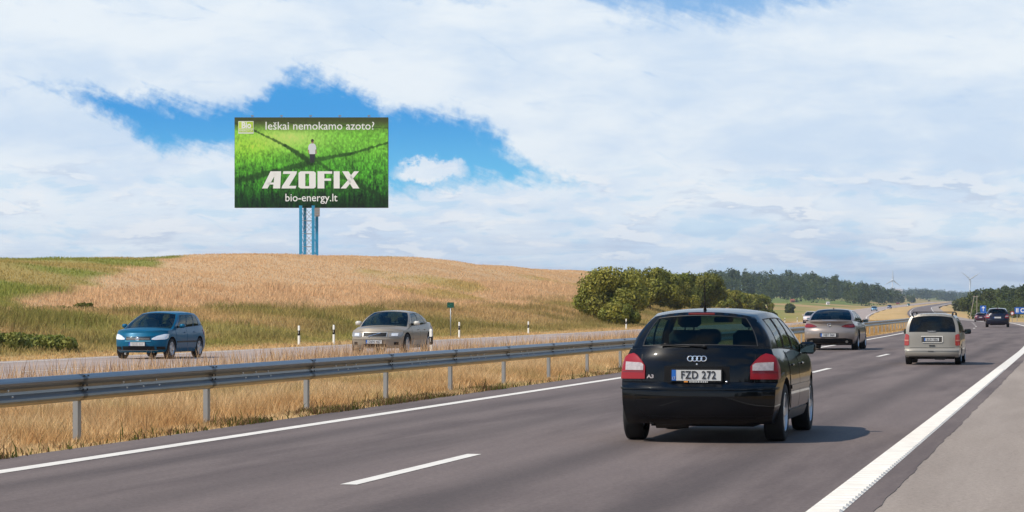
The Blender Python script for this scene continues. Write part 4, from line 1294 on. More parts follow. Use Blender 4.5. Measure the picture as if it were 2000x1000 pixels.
def build_body(S, mat_body, parent, name='body'):
    ns, nv, nc = 46, 16, 22
    vv = np.linspace(0, 1, nv + 1); ss_ = np.linspace(0, 1, ns + 1); cc = np.linspace(-1, 1, nc + 1)
    V = []; F = []; MI = []
    def grid(pts, mi=0, flip=False):
        n0 = len(V); r = len(pts); q = len(pts[0])
        for row in pts: V.extend(row)
        for i in range(r - 1):
            for j in range(q - 1):
                f = (n0 + i * q + j, n0 + i * q + j + 1, n0 + (i + 1) * q + j + 1, n0 + (i + 1) * q + j)
                F.append(tuple(reversed(f)) if flip else f)
                MI.append(mi(i, j) if callable(mi) else mi)
    capR = [[S.solve(0, c, v) for c in cc] for v in vv]
    capF = [[S.solve(1, c, v) for c in cc] for v in vv]
    grid(capR); grid(capF, flip=True)
    for sg in (-1, 1):
        ci = 0 if sg < 0 else nc
        rows = []
        for i, v in enumerate(vv):
            y0 = capR[i][ci][1]; y1 = capF[i][ci][1]
            row = []
            for t in ss_:
                y = y0 + (y1 - y0) * t
                zt = float(S.cT(y)); z = S.zb + v * (zt - S.zb)
                row.append((sg * S.side_x(y, z), y, z))
            row[0] = capR[i][ci]; row[-1] = capF[i][ci]
            rows.append(row)
        grid(rows, flip=(sg < 0))
        if sg < 0: sideL = rows
        else: sideR = rows
    topg = []; botg = []
    for k, t in enumerate(ss_):
        rt = []; rb = []
        for j, c in enumerate(cc):
            y = capR[-1][j][1] + (capF[-1][j][1] - capR[-1][j][1]) * t
            xs = sideR[-1][k][0]
            rt.append((c * xs, y, float(S.cT(y)) + float(S.cC(y)) * (1 - abs(c) ** 3)))
            yb = capR[0][j][1] + (capF[0][j][1] - capR[0][j][1]) * t
            rb.append((c * sideR[0][k][0], yb, S.zb))
        if k == 0: rt = list(capR[-1]); rb = list(capR[0])
        if k == ns: rt = list(capF[-1]); rb = list(capF[0])
        rt[0] = sideL[-1][k]; rt[-1] = sideR[-1][k]; rb[0] = sideL[0][k]; rb[-1] = sideR[0][k]
        topg.append(rt); botg.append(rb)
    def tm(i, j):
        y = topg[i][j][1]; y2 = topg[i + 1][j][1]
        return 1 if (y > S.gr + .12 and y2 < S.gf - .05 and abs(cc[j] + 1 / nc) < .9) else 0
    grid(topg, tm); grid(botg, 2, flip=True)
    me = bpy.data.meshes.new(name)
    me.from_pydata(V, [], F)
    for m in (mat_body, m_cabin, m_arch): me.materials.append(m)
    me.polygons.foreach_set('material_index', np.array(MI, np.int32))
    me.polygons.foreach_set('use_smooth', np.ones(len(F), bool))
    bm = bmesh.new(); bm.from_mesh(me)
    bmesh.ops.remove_doubles(bm, verts=bm.verts, dist=1e-4)
    bmesh.ops.recalc_face_normals(bm, faces=bm.faces)
    bm.to_mesh(me); bm.free()
    o = bpy.data.objects.new(name, me); COL.objects.link(o)
    # wheel wells
    cut = MB()
    for wy in S.axles:
        for sg in (-1, 1):
            a, b_ = sg * (S.hw - .30), sg * (S.hw + .2)
            x0, x1 = min(a, b_), max(a, b_)
            rr = S.wr + S.well
            n = 36
            V2 = [(x, wy + rr * math.cos(2 * math.pi * i / n), S.wr + .01 + rr * math.sin(2 * math.pi * i / n)) for x in (x0, x1) for i in range(n)]
            cut.add(V2, [tuple(range(n)), tuple(range(2 * n - 1, n - 1, -1))] + [(i, n + i, n + (i + 1) % n, (i + 1) % n) for i in range(n)])
    co = cut.build('cutter', m_arch)
    bmc = bmesh.new(); bmc.from_mesh(co.data); bmesh.ops.recalc_face_normals(bmc, faces=bmc.faces); bmc.to_mesh(co.data); bmc.free()
    md = o.modifiers.new('b', 'BOOLEAN'); md.operation = 'DIFFERENCE'; md.object = co; md.solver = 'EXACT'; md.material_mode = 'TRANSFER'
    dg = bpy.context.evaluated_depsgraph_get(); dg.update()
    nm = bpy.data.meshes.new_from_object(o.evaluated_get(dg))
    nm.name = name
    o.modifiers.clear(); o.data = nm
    bpy.data.objects.remove(co)
    try:
        nm.set_sharp_from_angle(angle=R(38))
    except Exception:
        pass
    o.parent = parent
    return o

def rot_grid(nu, nv):
    return None

def greenhouse(S, G, m_body, m_glass, parent):
    """G: by (rear belt y), by1 (front belt y), ty0/ty1 roof ends, rx(y) roof half width, rz(y) roof edge height, bx inset factor, rb/rf bows, crown, side_windows, side_v, rear_c, rear_v, front_c, front_v"""
    rx = pchip(G['rx']); rz = pchip(G['rz'])
    def belt(t):
        y = G['by0'] + (G['by1'] - G['by0']) * t
        return Vector((S.side_x(y, float(S.cT(y))) * G['bx'], y, float(S.cT(y)) - .012))
    def roof(t):
        y = G['ty0'] + (G['ty1'] - G['ty0']) * t
        return Vector((float(rx(y)), y, float(rz(y))))
    def tcurve(v):          # how far a point has travelled from belt to roof; rounds over at the top
        return v
    def side(t, v, sg, out_=0.0):
        b, r = belt(t), roof(t)
        p = b.lerp(r, v)
        bl = G.get('bulge', .035)
        p = Vector((p.x + bl * 4 * v * (1 - v) + out_, p.y, p.z + G.get('zround', .0) * 4 * v * (1 - v)))
        return Vector((p.x * sg, p.y, p.z))
    def ends(end, c, v):
        t = 0.0 if end == 0 else 1.0
        e = side(t, v, 1)
        s_ = -1 if end == 0 else 1
        bow = (G['rb'] if end == 0 else G['fb'])
        a = 1 - abs(c) ** 2.4
        bump_ = G.get('rbul' if end == 0 else 'fbul', .02) * 4 * v * (1 - v)
        zc = G['crown'] * v + (float(S.cC(e.y)) if True else 0) * (1 - v)
        return Vector((c * e.x, e.y + s_ * (bow[0] * (1 - v) + bow[1] * v) * a + s_ * bump_ * a, e.z + zc * a))
    def top(t, c):
        e0 = ends(0, c, 1.0); e1 = ends(1, c, 1.0); r = roof(t)
        y = e0.y + (e1.y - e0.y) * t
        return Vector((c * r.x, y, r.z + G['crown'] * (1 - abs(c) ** 2.4)))
    V = []; F = []; panes = {}
    def grid(fn, us, vs_, cls, flip):
        n0 = len(V); q = len(vs_)
        for u in us:
            for v in vs_: V.append(tuple(fn(u, v)))
        for i in range(len(us) - 1):
            for j in range(q - 1):
                f = (n0 + i * q + j, n0 + i * q + j + 1, n0 + (i + 1) * q + j + 1, n0 + (i + 1) * q + j)
                if flip: f = tuple(reversed(f))
                k = cls((us[i] + us[i + 1]) / 2, (vs_[j] + vs_[j + 1]) / 2)
                if k is None: F.append(f)
                else: panes.setdefault(k, []).append(f)
    def lin(*cuts, n=26):
        return sorted(set([round(float(a), 5) for a in np.linspace(0, 1, n)] + [round(c, 5) for c in cuts]))
    tw = [c for w in G['side_windows'] for c in w[:2]]
    us = lin(*tw, n=30); vs_ = lin(*G['side_v'], n=9)
    for sg in (-1, 1):
        def cls(u, v, sg=sg):
            for k, w in enumerate(G['side_windows']):
                if w[0] < u < w[1] and G['side_v'][0] < v < G['side_v'][1]:
                    return ('side_window', sg, k)
            return None
        grid(lambda u, v: side(u, v, sg), us, vs_, cls, sg < 0)
    def cend(key_c, key_v, name, t):
        cc_ = G[key_c]; v0, v1 = G[key_v]
        us_ = sorted(set([round(float(a), 5) for a in np.linspace(-1, 1, 25)] + [round(-cc_, 5), round(cc_, 5)]))
        vs2 = lin(v0, v1, n=9)
        grid(lambda u, v: ends(t, u, v), us_, vs2, lambda u, v: (name, 0, 0) if abs(u) < cc_ and v0 < v < v1 else None, t == 1)
    cend('rear_c', 'rear_v', 'rear_window', 0)
    cend('front_c', 'front_v', 'windscreen', 1)
    grid(top, lin(n=30), [round(float(a), 5) for a in np.linspace(-1, 1, 17)], lambda u, v: None, True)
    me_o = mesh_obj('cabin_shell', V, F, m_body, parent, True)
    bm = bmesh.new(); bm.from_mesh(me_o.data)
    bmesh.ops.remove_doubles(bm, verts=bm.verts, dist=1e-4)
    bmesh.ops.delete(bm, geom=[v for v in bm.verts if not v.link_faces], context='VERTS')
    bmesh.ops.recalc_face_normals(bm, faces=bm.faces)
    bm.to_mesh(me_o.data); bm.free()
    try: me_o.data.set_sharp_from_angle(angle=R(55))
    except Exception: pass
    for (nm, sg, k), fs in panes.items():
        used_ = sorted({i for f in fs for i in f}); mp = {i: n for n, i in enumerate(used_)}
        g = m_glass.get(nm, m_glass['side_window']) if isinstance(m_glass, dict) else m_glass
        mesh_obj(nm, [V[i] for i in used_], [tuple(mp[i] for i in f) for f in fs], g, parent, True)
    S.gh_side = side; S.gh_end = ends; S.gh_top = top; S.G = G
    # black gasket lines between panes and body, as thin strips standing 3 mm proud
    gk = MB()
    def strip(pts, w=.012):
        for a, b in zip(pts[:-1], pts[1:]):
            gk.tube(a, b, w * .5, n=5)
    if G.get('gasket', True):
        c_ = G['rear_c']; v0, v1 = G['rear_v']
        cs = np.linspace(-c_, c_, 13); vs3 = np.linspace(v0, v1, 6)
        strip([ends(0, c, v0) for c in cs]); strip([ends(0, c, v1) for c in cs]); strip([ends(0, -c_, v) for v in vs3]); strip([ends(0, c_, v) for v in vs3])
        c_ = G['front_c']; v0, v1 = G['front_v']; cs = np.linspace(-c_, c_, 13); vs3 = np.linspace(v0, v1, 6)
        strip([ends(1, c, v0) for c in cs]); strip([ends(1, c, v1) for c in cs]); strip([ends(1, -c_, v) for v in vs3]); strip([ends(1, c_, v) for v in vs3])
        for sg in (-1, 1):
            for w in G['side_windows']:
                a0, a1 = w[:2]; v0, v1 = G['side_v']
                ts = np.linspace(a0, a1, 8); vs3 = np.linspace(v0, v1, 5)
                strip([side(t, v0, sg) for t in ts]); strip([side(t, v1, sg) for t in ts]); strip([side(a0, v, sg) for v in vs3]); strip([side(a1, v, sg) for v in vs3])
        tag(gk.build('window_seal', m_dark, parent), kind='stuff')
    return me_o

def patch(S, name, end, qs, zlo, zhi, m, parent, d=.012, nz=6, thick=.02):
    """a panel or lens lying on the wrapped end of the car between two outlines"""
    rows = []
    for q in qs:
        a, b = zlo(q), zhi(q)
        rows.append([S.wrap(end, q, a + (b - a) * t, d) for t in np.linspace(0, 1, nz)])
    back = []
    for q in qs:
        a, b = zlo(q), zhi(q)
        back.append([S.wrap(end, q, a + (b - a) * t, d - thick) for t in np.linspace(0, 1, nz)])
    V = []; F = []
    for r in rows: V += r
    n1 = len(V)
    for r in back: V += r
    nq = len(qs)
    for i in range(nq - 1):
        for j in range(nz - 1):
            F.append((i * nz + j, i * nz + j + 1, (i + 1) * nz + j + 1, (i + 1) * nz + j))
    for j in (0, nz - 1):
        for i in range(nq - 1):
            F.append((i * nz + j, (i + 1) * nz + j, n1 + (i + 1) * nz + j, n1 + i * nz + j))
    for i in (0, nq - 1):
        for j in range(nz - 1):
            F.append((i * nz + j, i * nz + j + 1, n1 + i * nz + j + 1, n1 + i * nz + j))
    o = mesh_obj(name, V, F, m, parent, True)
    bm = bmesh.new(); bm.from_mesh(o.data); bmesh.ops.recalc_face_normals(bm, faces=bm.faces); bm.to_mesh(o.data); bm.free()
    try: o.data.set_sharp_from_angle(angle=R(35))
    except Exception: pass
    return o
def both(fn):
    fn(1); fn(-1)
def rng_q(a, b, n=10, sg=1):
    return [sg * (a + (b - a) * k / (n - 1)) for k in range(n)]

def side_patch(S, name, sg, ys_, zlo, zhi, m, parent, d=.006, thick=.02, nz=7):
    V = []; F = []
    for layer in (d, d - thick):
        for y in ys_:
            a, b = zlo(y), zhi(y)
            for t in np.linspace(0, 1, nz):
                z = a + (b - a) * t
                V.append((sg * (S.side_x(y, z) + layer), y, z))
    nq = len(ys_); n1 = nq * nz
    for i in range(nq - 1):
        for j in range(nz - 1):
            F.append((i * nz + j, i * nz + j + 1, (i + 1) * nz + j + 1, (i + 1) * nz + j))
    for j in (0, nz - 1):
        for i in range(nq - 1):
            F.append((i * nz + j, (i + 1) * nz + j, n1 + (i + 1) * nz + j, n1 + i * nz + j))
    for i in (0, nq - 1):
        for j in range(nz - 1):
            F.append((i * nz + j, i * nz + j + 1, n1 + i * nz + j + 1, n1 + i * nz + j))
    o = mesh_obj(name, V, F, m, parent, True)
    bm = bmesh.new(); bm.from_mesh(o.data); bmesh.ops.recalc_face_normals(bm, faces=bm.faces); bm.to_mesh(o.data); bm.free()
    try: o.data.set_sharp_from_angle(angle=R(35))
    except Exception: pass
    return o

def wheels(S, parent, spokes=6, width=.20, m_r=None, dark=False):
    m_r = m_r or m_rim
    r, w = S.wr, width
    rr = r * .66
    proto = None
    for wy in S.axles:
        for sg in (1, -1):
            root = MB()
            x = sg * (S.hw - S.tuck - w / 2)
            root.lathe_x([(-.05, .02), (-.05, rr * .5), (.0, rr * .55), (.0, .02)], 20)
            ho = root.build('wheel', m_arch, parent, True)
            ho.location = (x, wy, r)
            if sg < 0: ho.rotation_euler = (0, 0, math.pi)
            if proto is None:
                t = MB()
                pr = [(-w * .42, rr * .98), (-w * .5, rr * 1.08), (-w * .5, r * .93), (-w * .44, r * .985), (-w * .3, r), (w * .3, r), (w * .44, r * .985), (w * .5, r * .93), (w * .5, rr * 1.10), (w * .42, rr * .98)]
                t.lathe_x(pr, 40)
                ty = t.build('tyre', m_tyre, ho, True)
                b = MB()
                b.lathe_x([(w * .47, rr * 1.02), (w * .49, rr * .97), (w * .40, rr * .91), (-w * .3, rr * .88), (-w * .3, rr * 1.0)], 40)
                for k in range(spokes):
                    a = 2 * math.pi * k / spokes
                    for (ra, rb_, wa, wb, xa, xb) in ((.05, rr * .93, .055, .034, w * .36, w * .42),):
                        ca, sa = math.cos(a), math.sin(a)
                        V = []
                        for rad_, ww, xx in ((ra, wa, xa), (rb_, wb, xb)):
                            for dx_ in (0, -.03):
                                for s2 in (-1, 1):
                                    V.append((xx + dx_, rad_ * ca - s2 * ww * sa, rad_ * sa + s2 * ww * ca))
                        b.add(V, [(0, 1, 5, 4), (2, 6, 7, 3), (0, 4, 6, 2), (1, 3, 7, 5), (0, 2, 3, 1), (4, 5, 7, 6)])
                b.lathe_x([(w * .43, .001), (w * .42, .05), (w * .36, .065), (w * .2, .07), (w * .2, .001)], 16)
                ri = b.build('rim', m_r, ho, True)
                try: ri.data.set_sharp_from_angle(angle=R(35))
                except Exception: pass
                proto = (ty, ri)
            else:
                for p in proto:
                    c = p.copy(); COL.objects.link(c); c.parent = ho

def seats(S, parent, rows, zbelt, m=None, head=True):
    m = m or m_seat
    for y, xs, hgt, w in rows:
        for x in xs:
            b = MB(); b.box(x - w / 2, x + w / 2, y - .07, y + .09, zbelt - .35, zbelt + hgt, .05)
            so = b.build('seat', m, parent, True)
            if head:
                b = MB(); b.box(x - .13, x + .13, y - .06, y + .05, zbelt + hgt + .03, zbelt + hgt + .20, .04)
                b.tube((x - .05, y, zbelt + hgt - .02), (x - .05, y, zbelt + hgt + .06), .008, n=5); b.tube((x + .05, y, zbelt + hgt - .02), (x + .05, y, zbelt + hgt + .06), .008, n=5)
                b.build('headrest', m, so, True)

def mirrors(S, parent, y, z, m_shell, x_in=None, w=.17, h=.12):
    for sg in (-1, 1):
        xi = (x_in or S.side_x(y, z) - .02)
        b = MB()
        b.tube((sg * (xi - .03), y, z - .02), (sg * (xi + .07), y - .02, z), .028, .022, 6)
        ar = b
        cx = xi + .05 + w / 2
        b = MB(); b.box(-w / 2, w / 2, -.05, .05, -h / 2, h / 2, .035)
        b.v = [(sg * (cx + p[0]), y - .01 + p[1] - abs(p[0]) * .15, z + .01 + p[2]) for p in b.v]
        if sg < 0: b.f = [tuple(reversed(f)) for f in b.f]
        mo = b.build('wing_mirror', m_shell, parent, True)
        ar.build('mirror_arm', m_dark, mo, True)
        g = MB(); g.box(cx - w * .40, cx + w * .40, y - .075, y - .068, z - h * .30, z + h * .36)
        if sg < 0: g.v = [(-p[0], p[1], p[2]) for p in g.v]; g.f = [tuple(reversed(f)) for f in g.f]
        g.build('mirror_glass', m_mirror, mo)

def plate_box(S, end, x, z, w, h, parent, label=None, text=None, yoff=.0, glyph_mat=None, blue=True):
    y = S.wrap(end, x, z, 0)[1]
    sgn = -1 if end == 0 else 1
    y = y + sgn * (.018 + yoff)
    b = MB(); b.box(x - w / 2 - .012, x + w / 2 + .012, min(y, y - sgn * .03), max(y, y - sgn * .03), z - h / 2 - .02, z + h / 2 + .012, .004)
    fr = b.build('plate_frame', m_black, parent)
    y1 = y + sgn * .004
    b = MB(); b.box(x - w / 2, x + w / 2, min(y1, y), max(y1, y), z - h / 2, z + h / 2); b.build('plate', m_plate, fr)
    y2 = y1 + sgn * .003
    # blue strip sits at the left as one reads the plate
    if end == 0: xb0, xb1 = x - w / 2, x - w / 2 + w * .085
    else: xb0, xb1 = x + w / 2 - w * .085, x + w / 2
    if blue:
        b = MB(); b.box(xb0, xb1, min(y2, y1), max(y2, y1), z - h / 2, z + h / 2); b.build('plate_band', m_eu, fr)
    Rz = Matrix.Rotation(R(90), 4, 'X') if end == 0 else (Matrix.Rotation(R(180), 4, 'Z') @ Matrix.Rotation(R(90), 4, 'X'))
    if text:
        xx = x + (w * .04 if end == 0 else -w * .04)
        text_obj('plate_lettering', text, h * 1.02, glyph_mat or m_ink, Matrix.Translation((xx, y2 + sgn * .002, z)) @ Rz, fr, .0015, .0012, .84 * w / .52, space=1.08)
        if blue:
            text_obj('plate_country_code', 'LT', h * .36, m_plate, Matrix.Translation(((xb0 + xb1) / 2, y2 + sgn * .003, z - h * .28)) @ Rz, fr, .001, .0, .8)
    return fr

def person_bust(name, loc, label, shirt, hair, parent_rot, lean=0.0, s=1.0):
    """one continuous seated figure: head, neck, shoulders, trunk, arms forward to the wheel, thighs"""
    me = bpy.data.meshes.new('body')
    J = [(0, 0, 0, .15, .12), (0, 0, .22, .15, .11), (0, .01, .42, .17, .11), (0, .02, .52, .07, .06), (0, .03, .60, .055, .055), (0, .05, .70, .082, .098), (0, .05, .78, .075, .09),
         (-.17, .0, .45, .065, .06), (-.24, .14, .26, .05, .05), (-.17, .38, .28, .036, .036), (-.14, .46, .31, .04, .022),
         (.17, .0, .45, .065, .06), (.24, .14, .26, .05, .05), (.17, .38, .28, .036, .036), (.14, .46, .31, .04, .022),
         (-.11, .08, -.03, .09, .09), (-.14, .42, .02, .075, .075), (.11, .08, -.03, .09, .09), (.14, .42, .02, .075, .075)]
    E = [(0, 1), (1, 2), (2, 3), (3, 4), (4, 5), (5, 6), (2, 7), (7, 8), (8, 9), (9, 10), (2, 11), (11, 12), (12, 13), (13, 14), (0, 15), (15, 16), (0, 17), (17, 18)]
    me.from_pydata([j[:3] for j in J], E, [])
    o = bpy.data.objects.new('body', me); COL.objects.link(o)
    sk = o.modifiers.new('s', 'SKIN'); sd = o.modifiers.new('d', 'SUBSURF'); sd.levels = 1; sd.render_levels = 1
    for i, j in enumerate(J):
        me.skin_vertices[0].data[i].radius = (j[3], j[4])
        me.skin_vertices[0].data[i].use_root = (i == 0)
    dg = bpy.context.evaluated_depsgraph_get(); dg.update()
    nm = bpy.data.meshes.new_from_object(o.evaluated_get(dg))
    o.modifiers.clear(); o.data = nm
    nm.materials.append(mat('skin', (.45, .26, .18), .6)); nm.materials.append(shirt)
    for p in nm.polygons:
        c = p.center
        skin = c.z > .535 or (c.y > .30 and c.z > .2)
        p.material_index = 0 if skin else 1
        p.use_smooth = True
    r = empty(name, loc, parent_rot, s)
    tag(r, label, 'person')
    o.parent = r
    b = MB(); b.ell((0, .03, .765), (.092, .105, .075)); b.ell((0, -.02, .71), (.085, .07, .09)); b.build('hair', hair, r, True)
    b = MB(); b.ell((0, .145, .695), (.013, .02, .022)); b.ell((-.082, .05, .70), (.012, .02, .03)); b.ell((.082, .05, .70), (.012, .02, .03)); b.build('face_features', MATS['skin'], r, True)
    b = MB(); b.ell((-.032, .138, .72), (.012, .006, .007)); b.ell((.032, .138, .72), (.012, .006, .007)); b.ell((0, .138, .655), (.026, .006, .006)); b.build('eyes_and_mouth', hair, r, True)
    return r

# =================================================================== black hatchback
PB = paint('black_paint', (0.002, 0.0028, 0.0045), 0.0, .3, .05, 0.03, .55)
def hatch_shape():
    return Shape(zb=.20, hw=.8675, wr=.308, well=.055, tuck=.012, axles=(.78, 3.29), bow=.205, bowf=.26, pw=3.0, gr=.22, gf=3.0,
        W=[(.20, .80), (.30, .835), (.42, .862), (.60, .8675), (.75, .858), (.88, .828), (.98, .775), (1.1, .76)],
        plan=[(0, .875), (.12, .915), (.35, .965), (.8, 1.0), (3.2, 1.0), (3.6, .97), (3.9, .92), (4.15, .86)],
        top=[(0, .955), (.2, .975), (.6, .985), (1.6, .965), (2.6, .925), (3.0, .90), (3.5, .82), (3.9, .70), (4.15, .60)],
        crown=[(0, .02), (2.9, .02), (3.2, .05), (3.9, .06), (4.15, .03)],
        rear=[(.20, .09), (.26, .03), (.36, .003), (.50, .0), (.575, .006), (.60, .03), (.625, .085), (.70, .095), (.85, .12), (.93, .15), (1.0, .19)],
        front=[(.20, 4.02), (.32, 4.12), (.45, 4.15), (.58, 4.13), (.66, 4.08), (.75, 3.98)])
def hatch(name, label, PM, glass, plate=None, badge=False, loc=(0, 0, 0), rz=0, sc=1.0, full=True):
    S = hatch_shape()
    r = empty(name, loc, rz, sc); tag(r, label, 'car')
    build_body(S, PM, r)
    G = dict(by0=.40, by1=3.02, ty0=.58, ty1=2.25, bx=.985, rx=[(.4, .50), (.8, .545), (1.5, .60), (2.3, .58)], rz=[(.5, 1.315), (.8, 1.345), (1.5, 1.365), (2.3, 1.335)],
             rb=(.205, .10), fb=(.22, .12), crown=.05, bulge=.045, side_windows=[(.155, .345), (.375, .62), (.645, .90)], side_v=(.06, .86), rear_c=.83, rear_v=(.10, .90), front_c=.92, front_v=(.03, .93), rbul=.03)
    greenhouse(S, G, PM, glass, r)
    wheels(S, r, 6, .205)
    # bumper crease, tailgate seams, trims
    patch(S, 'bumper_strip', 0, rng_q(-.93, .93, 30), lambda q: .562, lambda q: .588, PM, r, .012)
    patch(S, 'lower_valance', 0, rng_q(-.62, .62, 20), lambda q: .205, lambda q: .285, PM, r, .004)
    patch(S, 'tailgate_gap', 0, rng_q(-.60, .60, 16), lambda q: .617, lambda q: .627, m_black, r, .003)
    for sg in (1, -1):
        patch(S, 'tailgate_gap', 0, [sg * .595, sg * .605], lambda q: .63, lambda q: .93, m_black, r, .003)
        qo = .905
        def hi(q): 
            a = abs(q); return float(np.interp(a, [.555, .60, .65, .70, .76, .84, qo], [.805, .865, .915, .94, .925, .86, .79]))
        def lo(q): return float(np.interp(abs(q), [.555, .85, qo], [.672, .668, .69]))
        lamp = patch(S, 'tail_lamp', 0, rng_q(.555, qo, 18, sg), lo, hi, m_redl, r, .014, 8)
        patch(S, 'reversing_lens', 0, rng_q(.572, .775, 10, sg), lambda q: .762, lambda q: float(np.interp(abs(q), [.572, .60, .775], [.82, .842, .85])), m_clear, lamp, .020, 5, .008)
        patch(S, 'lamp_divider', 0, rng_q(.572, .90, 12, sg), lambda q: .742, lambda q: .749, m_redd, lamp, .018, 3, .006)
        # door, handle, sill strip, petrol flap
        side_patch(S, 'door', sg, np.linspace(1.12, 1.98, 16), lambda y: .335 + (max(0, 1.25 - y) * 1.6), lambda y: float(S.cT(y)) - .02, PM, r, .006)
        dr = side_patch(S, 'door', sg, np.linspace(2.00, 2.98, 18), lambda y: .335, lambda y: float(S.cT(y)) - .02, PM, r, .006)
        side_patch(S, 'side_strip', sg, np.linspace(1.15, 2.96, 24), lambda y: .545, lambda y: .585, PM, r, .016)
        side_patch(S, 'sill', sg, np.linspace(1.2, 2.86, 16), lambda y: .215, lambda y: .315, mat('sill_plastic', (.05, .052, .055), .4), r, .014)
        for y in (1.22, 2.14):
            b = MB(); x = S.side_x(y, .80); b.box(sg * (x + .022) - .012, sg * (x + .022) + .012, y, y + .15, .79, .815, .008); b.build('door_handle', PM, r)
        # nose lamps (seen only from elsewhere)
        patch(S, 'headlamp', 1, rng_q(.36, .80, 10, sg), lambda q: .56, lambda q: .70, m_head, r, .012)
    patch(S, 'grille', 1, rng_q(-.30, .30, 10), lambda q: .52, lambda q: .68, m_dark, r, .012)
    mirrors(S, r, 2.62, .955, PM, .745, .19, .135)
    seats(S, r, [(1.95, (-.36, .36), .24, .46), (.98, (0,), .06, 1.1)], .93, head=True)
    b = MB(); b.box(-.62, .62, 2.62, 2.95, .80, .965, .04); b.build('dashboard', m_cabin, r)
    b = MB(); M_ = Matrix.Translation((-.36, 2.50, .955)) @ Matrix.Rotation(R(68), 4, 'X'); b.torus(M_, .18, .014); b.build('steering_wheel', m_black, r, True)
    b = MB(); b.box(-.11, .11, 2.12, 2.14, 1.255, 1.315, .012); b.tube((0, 2.13, 1.31), (0, 2.2, 1.38), .01, n=5); b.build('interior_mirror', m_seat_l, r)
    # wiper, aerial, high brake lamp
    b = MB(); e0 = S.gh_end(0, .10, .06) + Vector((0, -.03, .0)); e1 = S.gh_end(0, -.55, .12) + Vector((0, -.03, .0)); b.tube(e0, e1, .009, .006, 6); b.ell(tuple(e0), (.025, .018, .018))
    b.tube(e1 + Vector((0, -.005, -.008)), e0.lerp(e1, .35) + Vector((0, -.005, -.012)), .005, .005, 5); b.build('rear_wiper', m_black, r)
    t0 = S.gh_top(.12, 0.0)
    b = MB(); b.tube(t0 + Vector((0, 0, -.01)), t0 + Vector((0, -.02, .03)), .022, .012, 8); b.tube(t0 + Vector((0, -.02, .03)), t0 + Vector((0, -.05, .32)), .0075, .0045, 6); b.build('aerial', m_black, r)
    b = MB(); e = S.gh_end(0, 0, .955); b.box(-.14, .14, e.y - .012, e.y + .01, e.z - .012, e.z + .01, .003); b.build('brake_lamp', m_redd, r)
    # exhaust and underside
    b = MB(); b.tube((-.48, .12, .215), (-.48, .40, .22), .024, n=10); b.tube((-.46, .30, .205), (-.12, .30, .205), .06, n=10); b.build('exhaust', mat('sooty_exhaust', (.04, .038, .035), .6, .3), r, True)
    b = MB(); b.box(-.55, .55, .5, 3.4, .16, .21); b.box(-.7, .7, .74, .82, .20, .26); b.build('underbody', m_arch, r)
    if plate:
        patch(S, 'plate_recess', 0, rng_q(-.345, .345, 10), lambda q: .638, lambda q: .805, mat('recess_black', (.002, .002, .003), .7, spec=.2), r, .004)
        fr = plate_box(S, 0, 0, .712, .52, .112, r, text=plate, yoff=.004)
        y = S.wrap(0, 0, .652, 0)[1] - .03
        b = MB(); xx_ = -.07
        for w_ in (.012, .006, .014, .012, .010, .014, .006, .012, .012, .014, .010):
            b.box(xx_, xx_ + w_, y - .008, y, .637, .652); xx_ += w_ + .007
        tag(b.build('frame_lettering', m_plate, fr), kind='stuff')
        b = MB(); b.box(-.128, -.088, y - .008, y, .638, .652); b.build('frame_emblem', m_orange, fr)
    else:
        plate_box(S, 0, 0, .712, .52, .112, r)
    if badge:
        for k in range(4):
            b = MB(); b.torus(Matrix.Translation((-.0705 + .047 * k, S.wrap(0, 0, .885, 0)[1] - .012, .885)) @ Matrix.Rotation(R(76), 4, 'X') @ Matrix.Diagonal((1, .95, 1, 1)), .0290, .0066, 24, 6)
            b.build('badge_ring', m_chrome, r, True)
        yb = S.wrap(0, -.48, .695, 0)[1]
        text_obj('model_badge', 'A3', .050, m_clear, Matrix.Translation((-.495, yb - .008, .695)) @ Matrix.Rotation(R(84), 4, 'X'), r, .003, .002, 1.25)
        b = MB(); b.ell((0, S.wrap(0, 0, .825, 0)[1] - .003, .825), (.011, .006, .011)); b.ell((.315, S.wrap(0, .3, .645, 0)[1] - .006, .645), (.012, .006, .012)); b.build('lock_button', m_chrome, r, True)
    return r, S

def place(px, gy_y, u, zc=None):
    return None
def car_at(px, Z, z=None):
    x, y, _ = P(px, 0, Z)
    zz = float(zsurf(y, x - float(road_c(y)))) + .008 if z is None else z
    return (x, y, zz)

hatch('black_hatchback', 'glossy black hatchback with white number plate FZD 272, nearest car on the road', PB, {'side_window': gl_a3, 'rear_window': gl_a3, 'windscreen': gl_a3}, 'FZD 272', True, car_at(1358, 26.7), R(-0.3), 1.0)

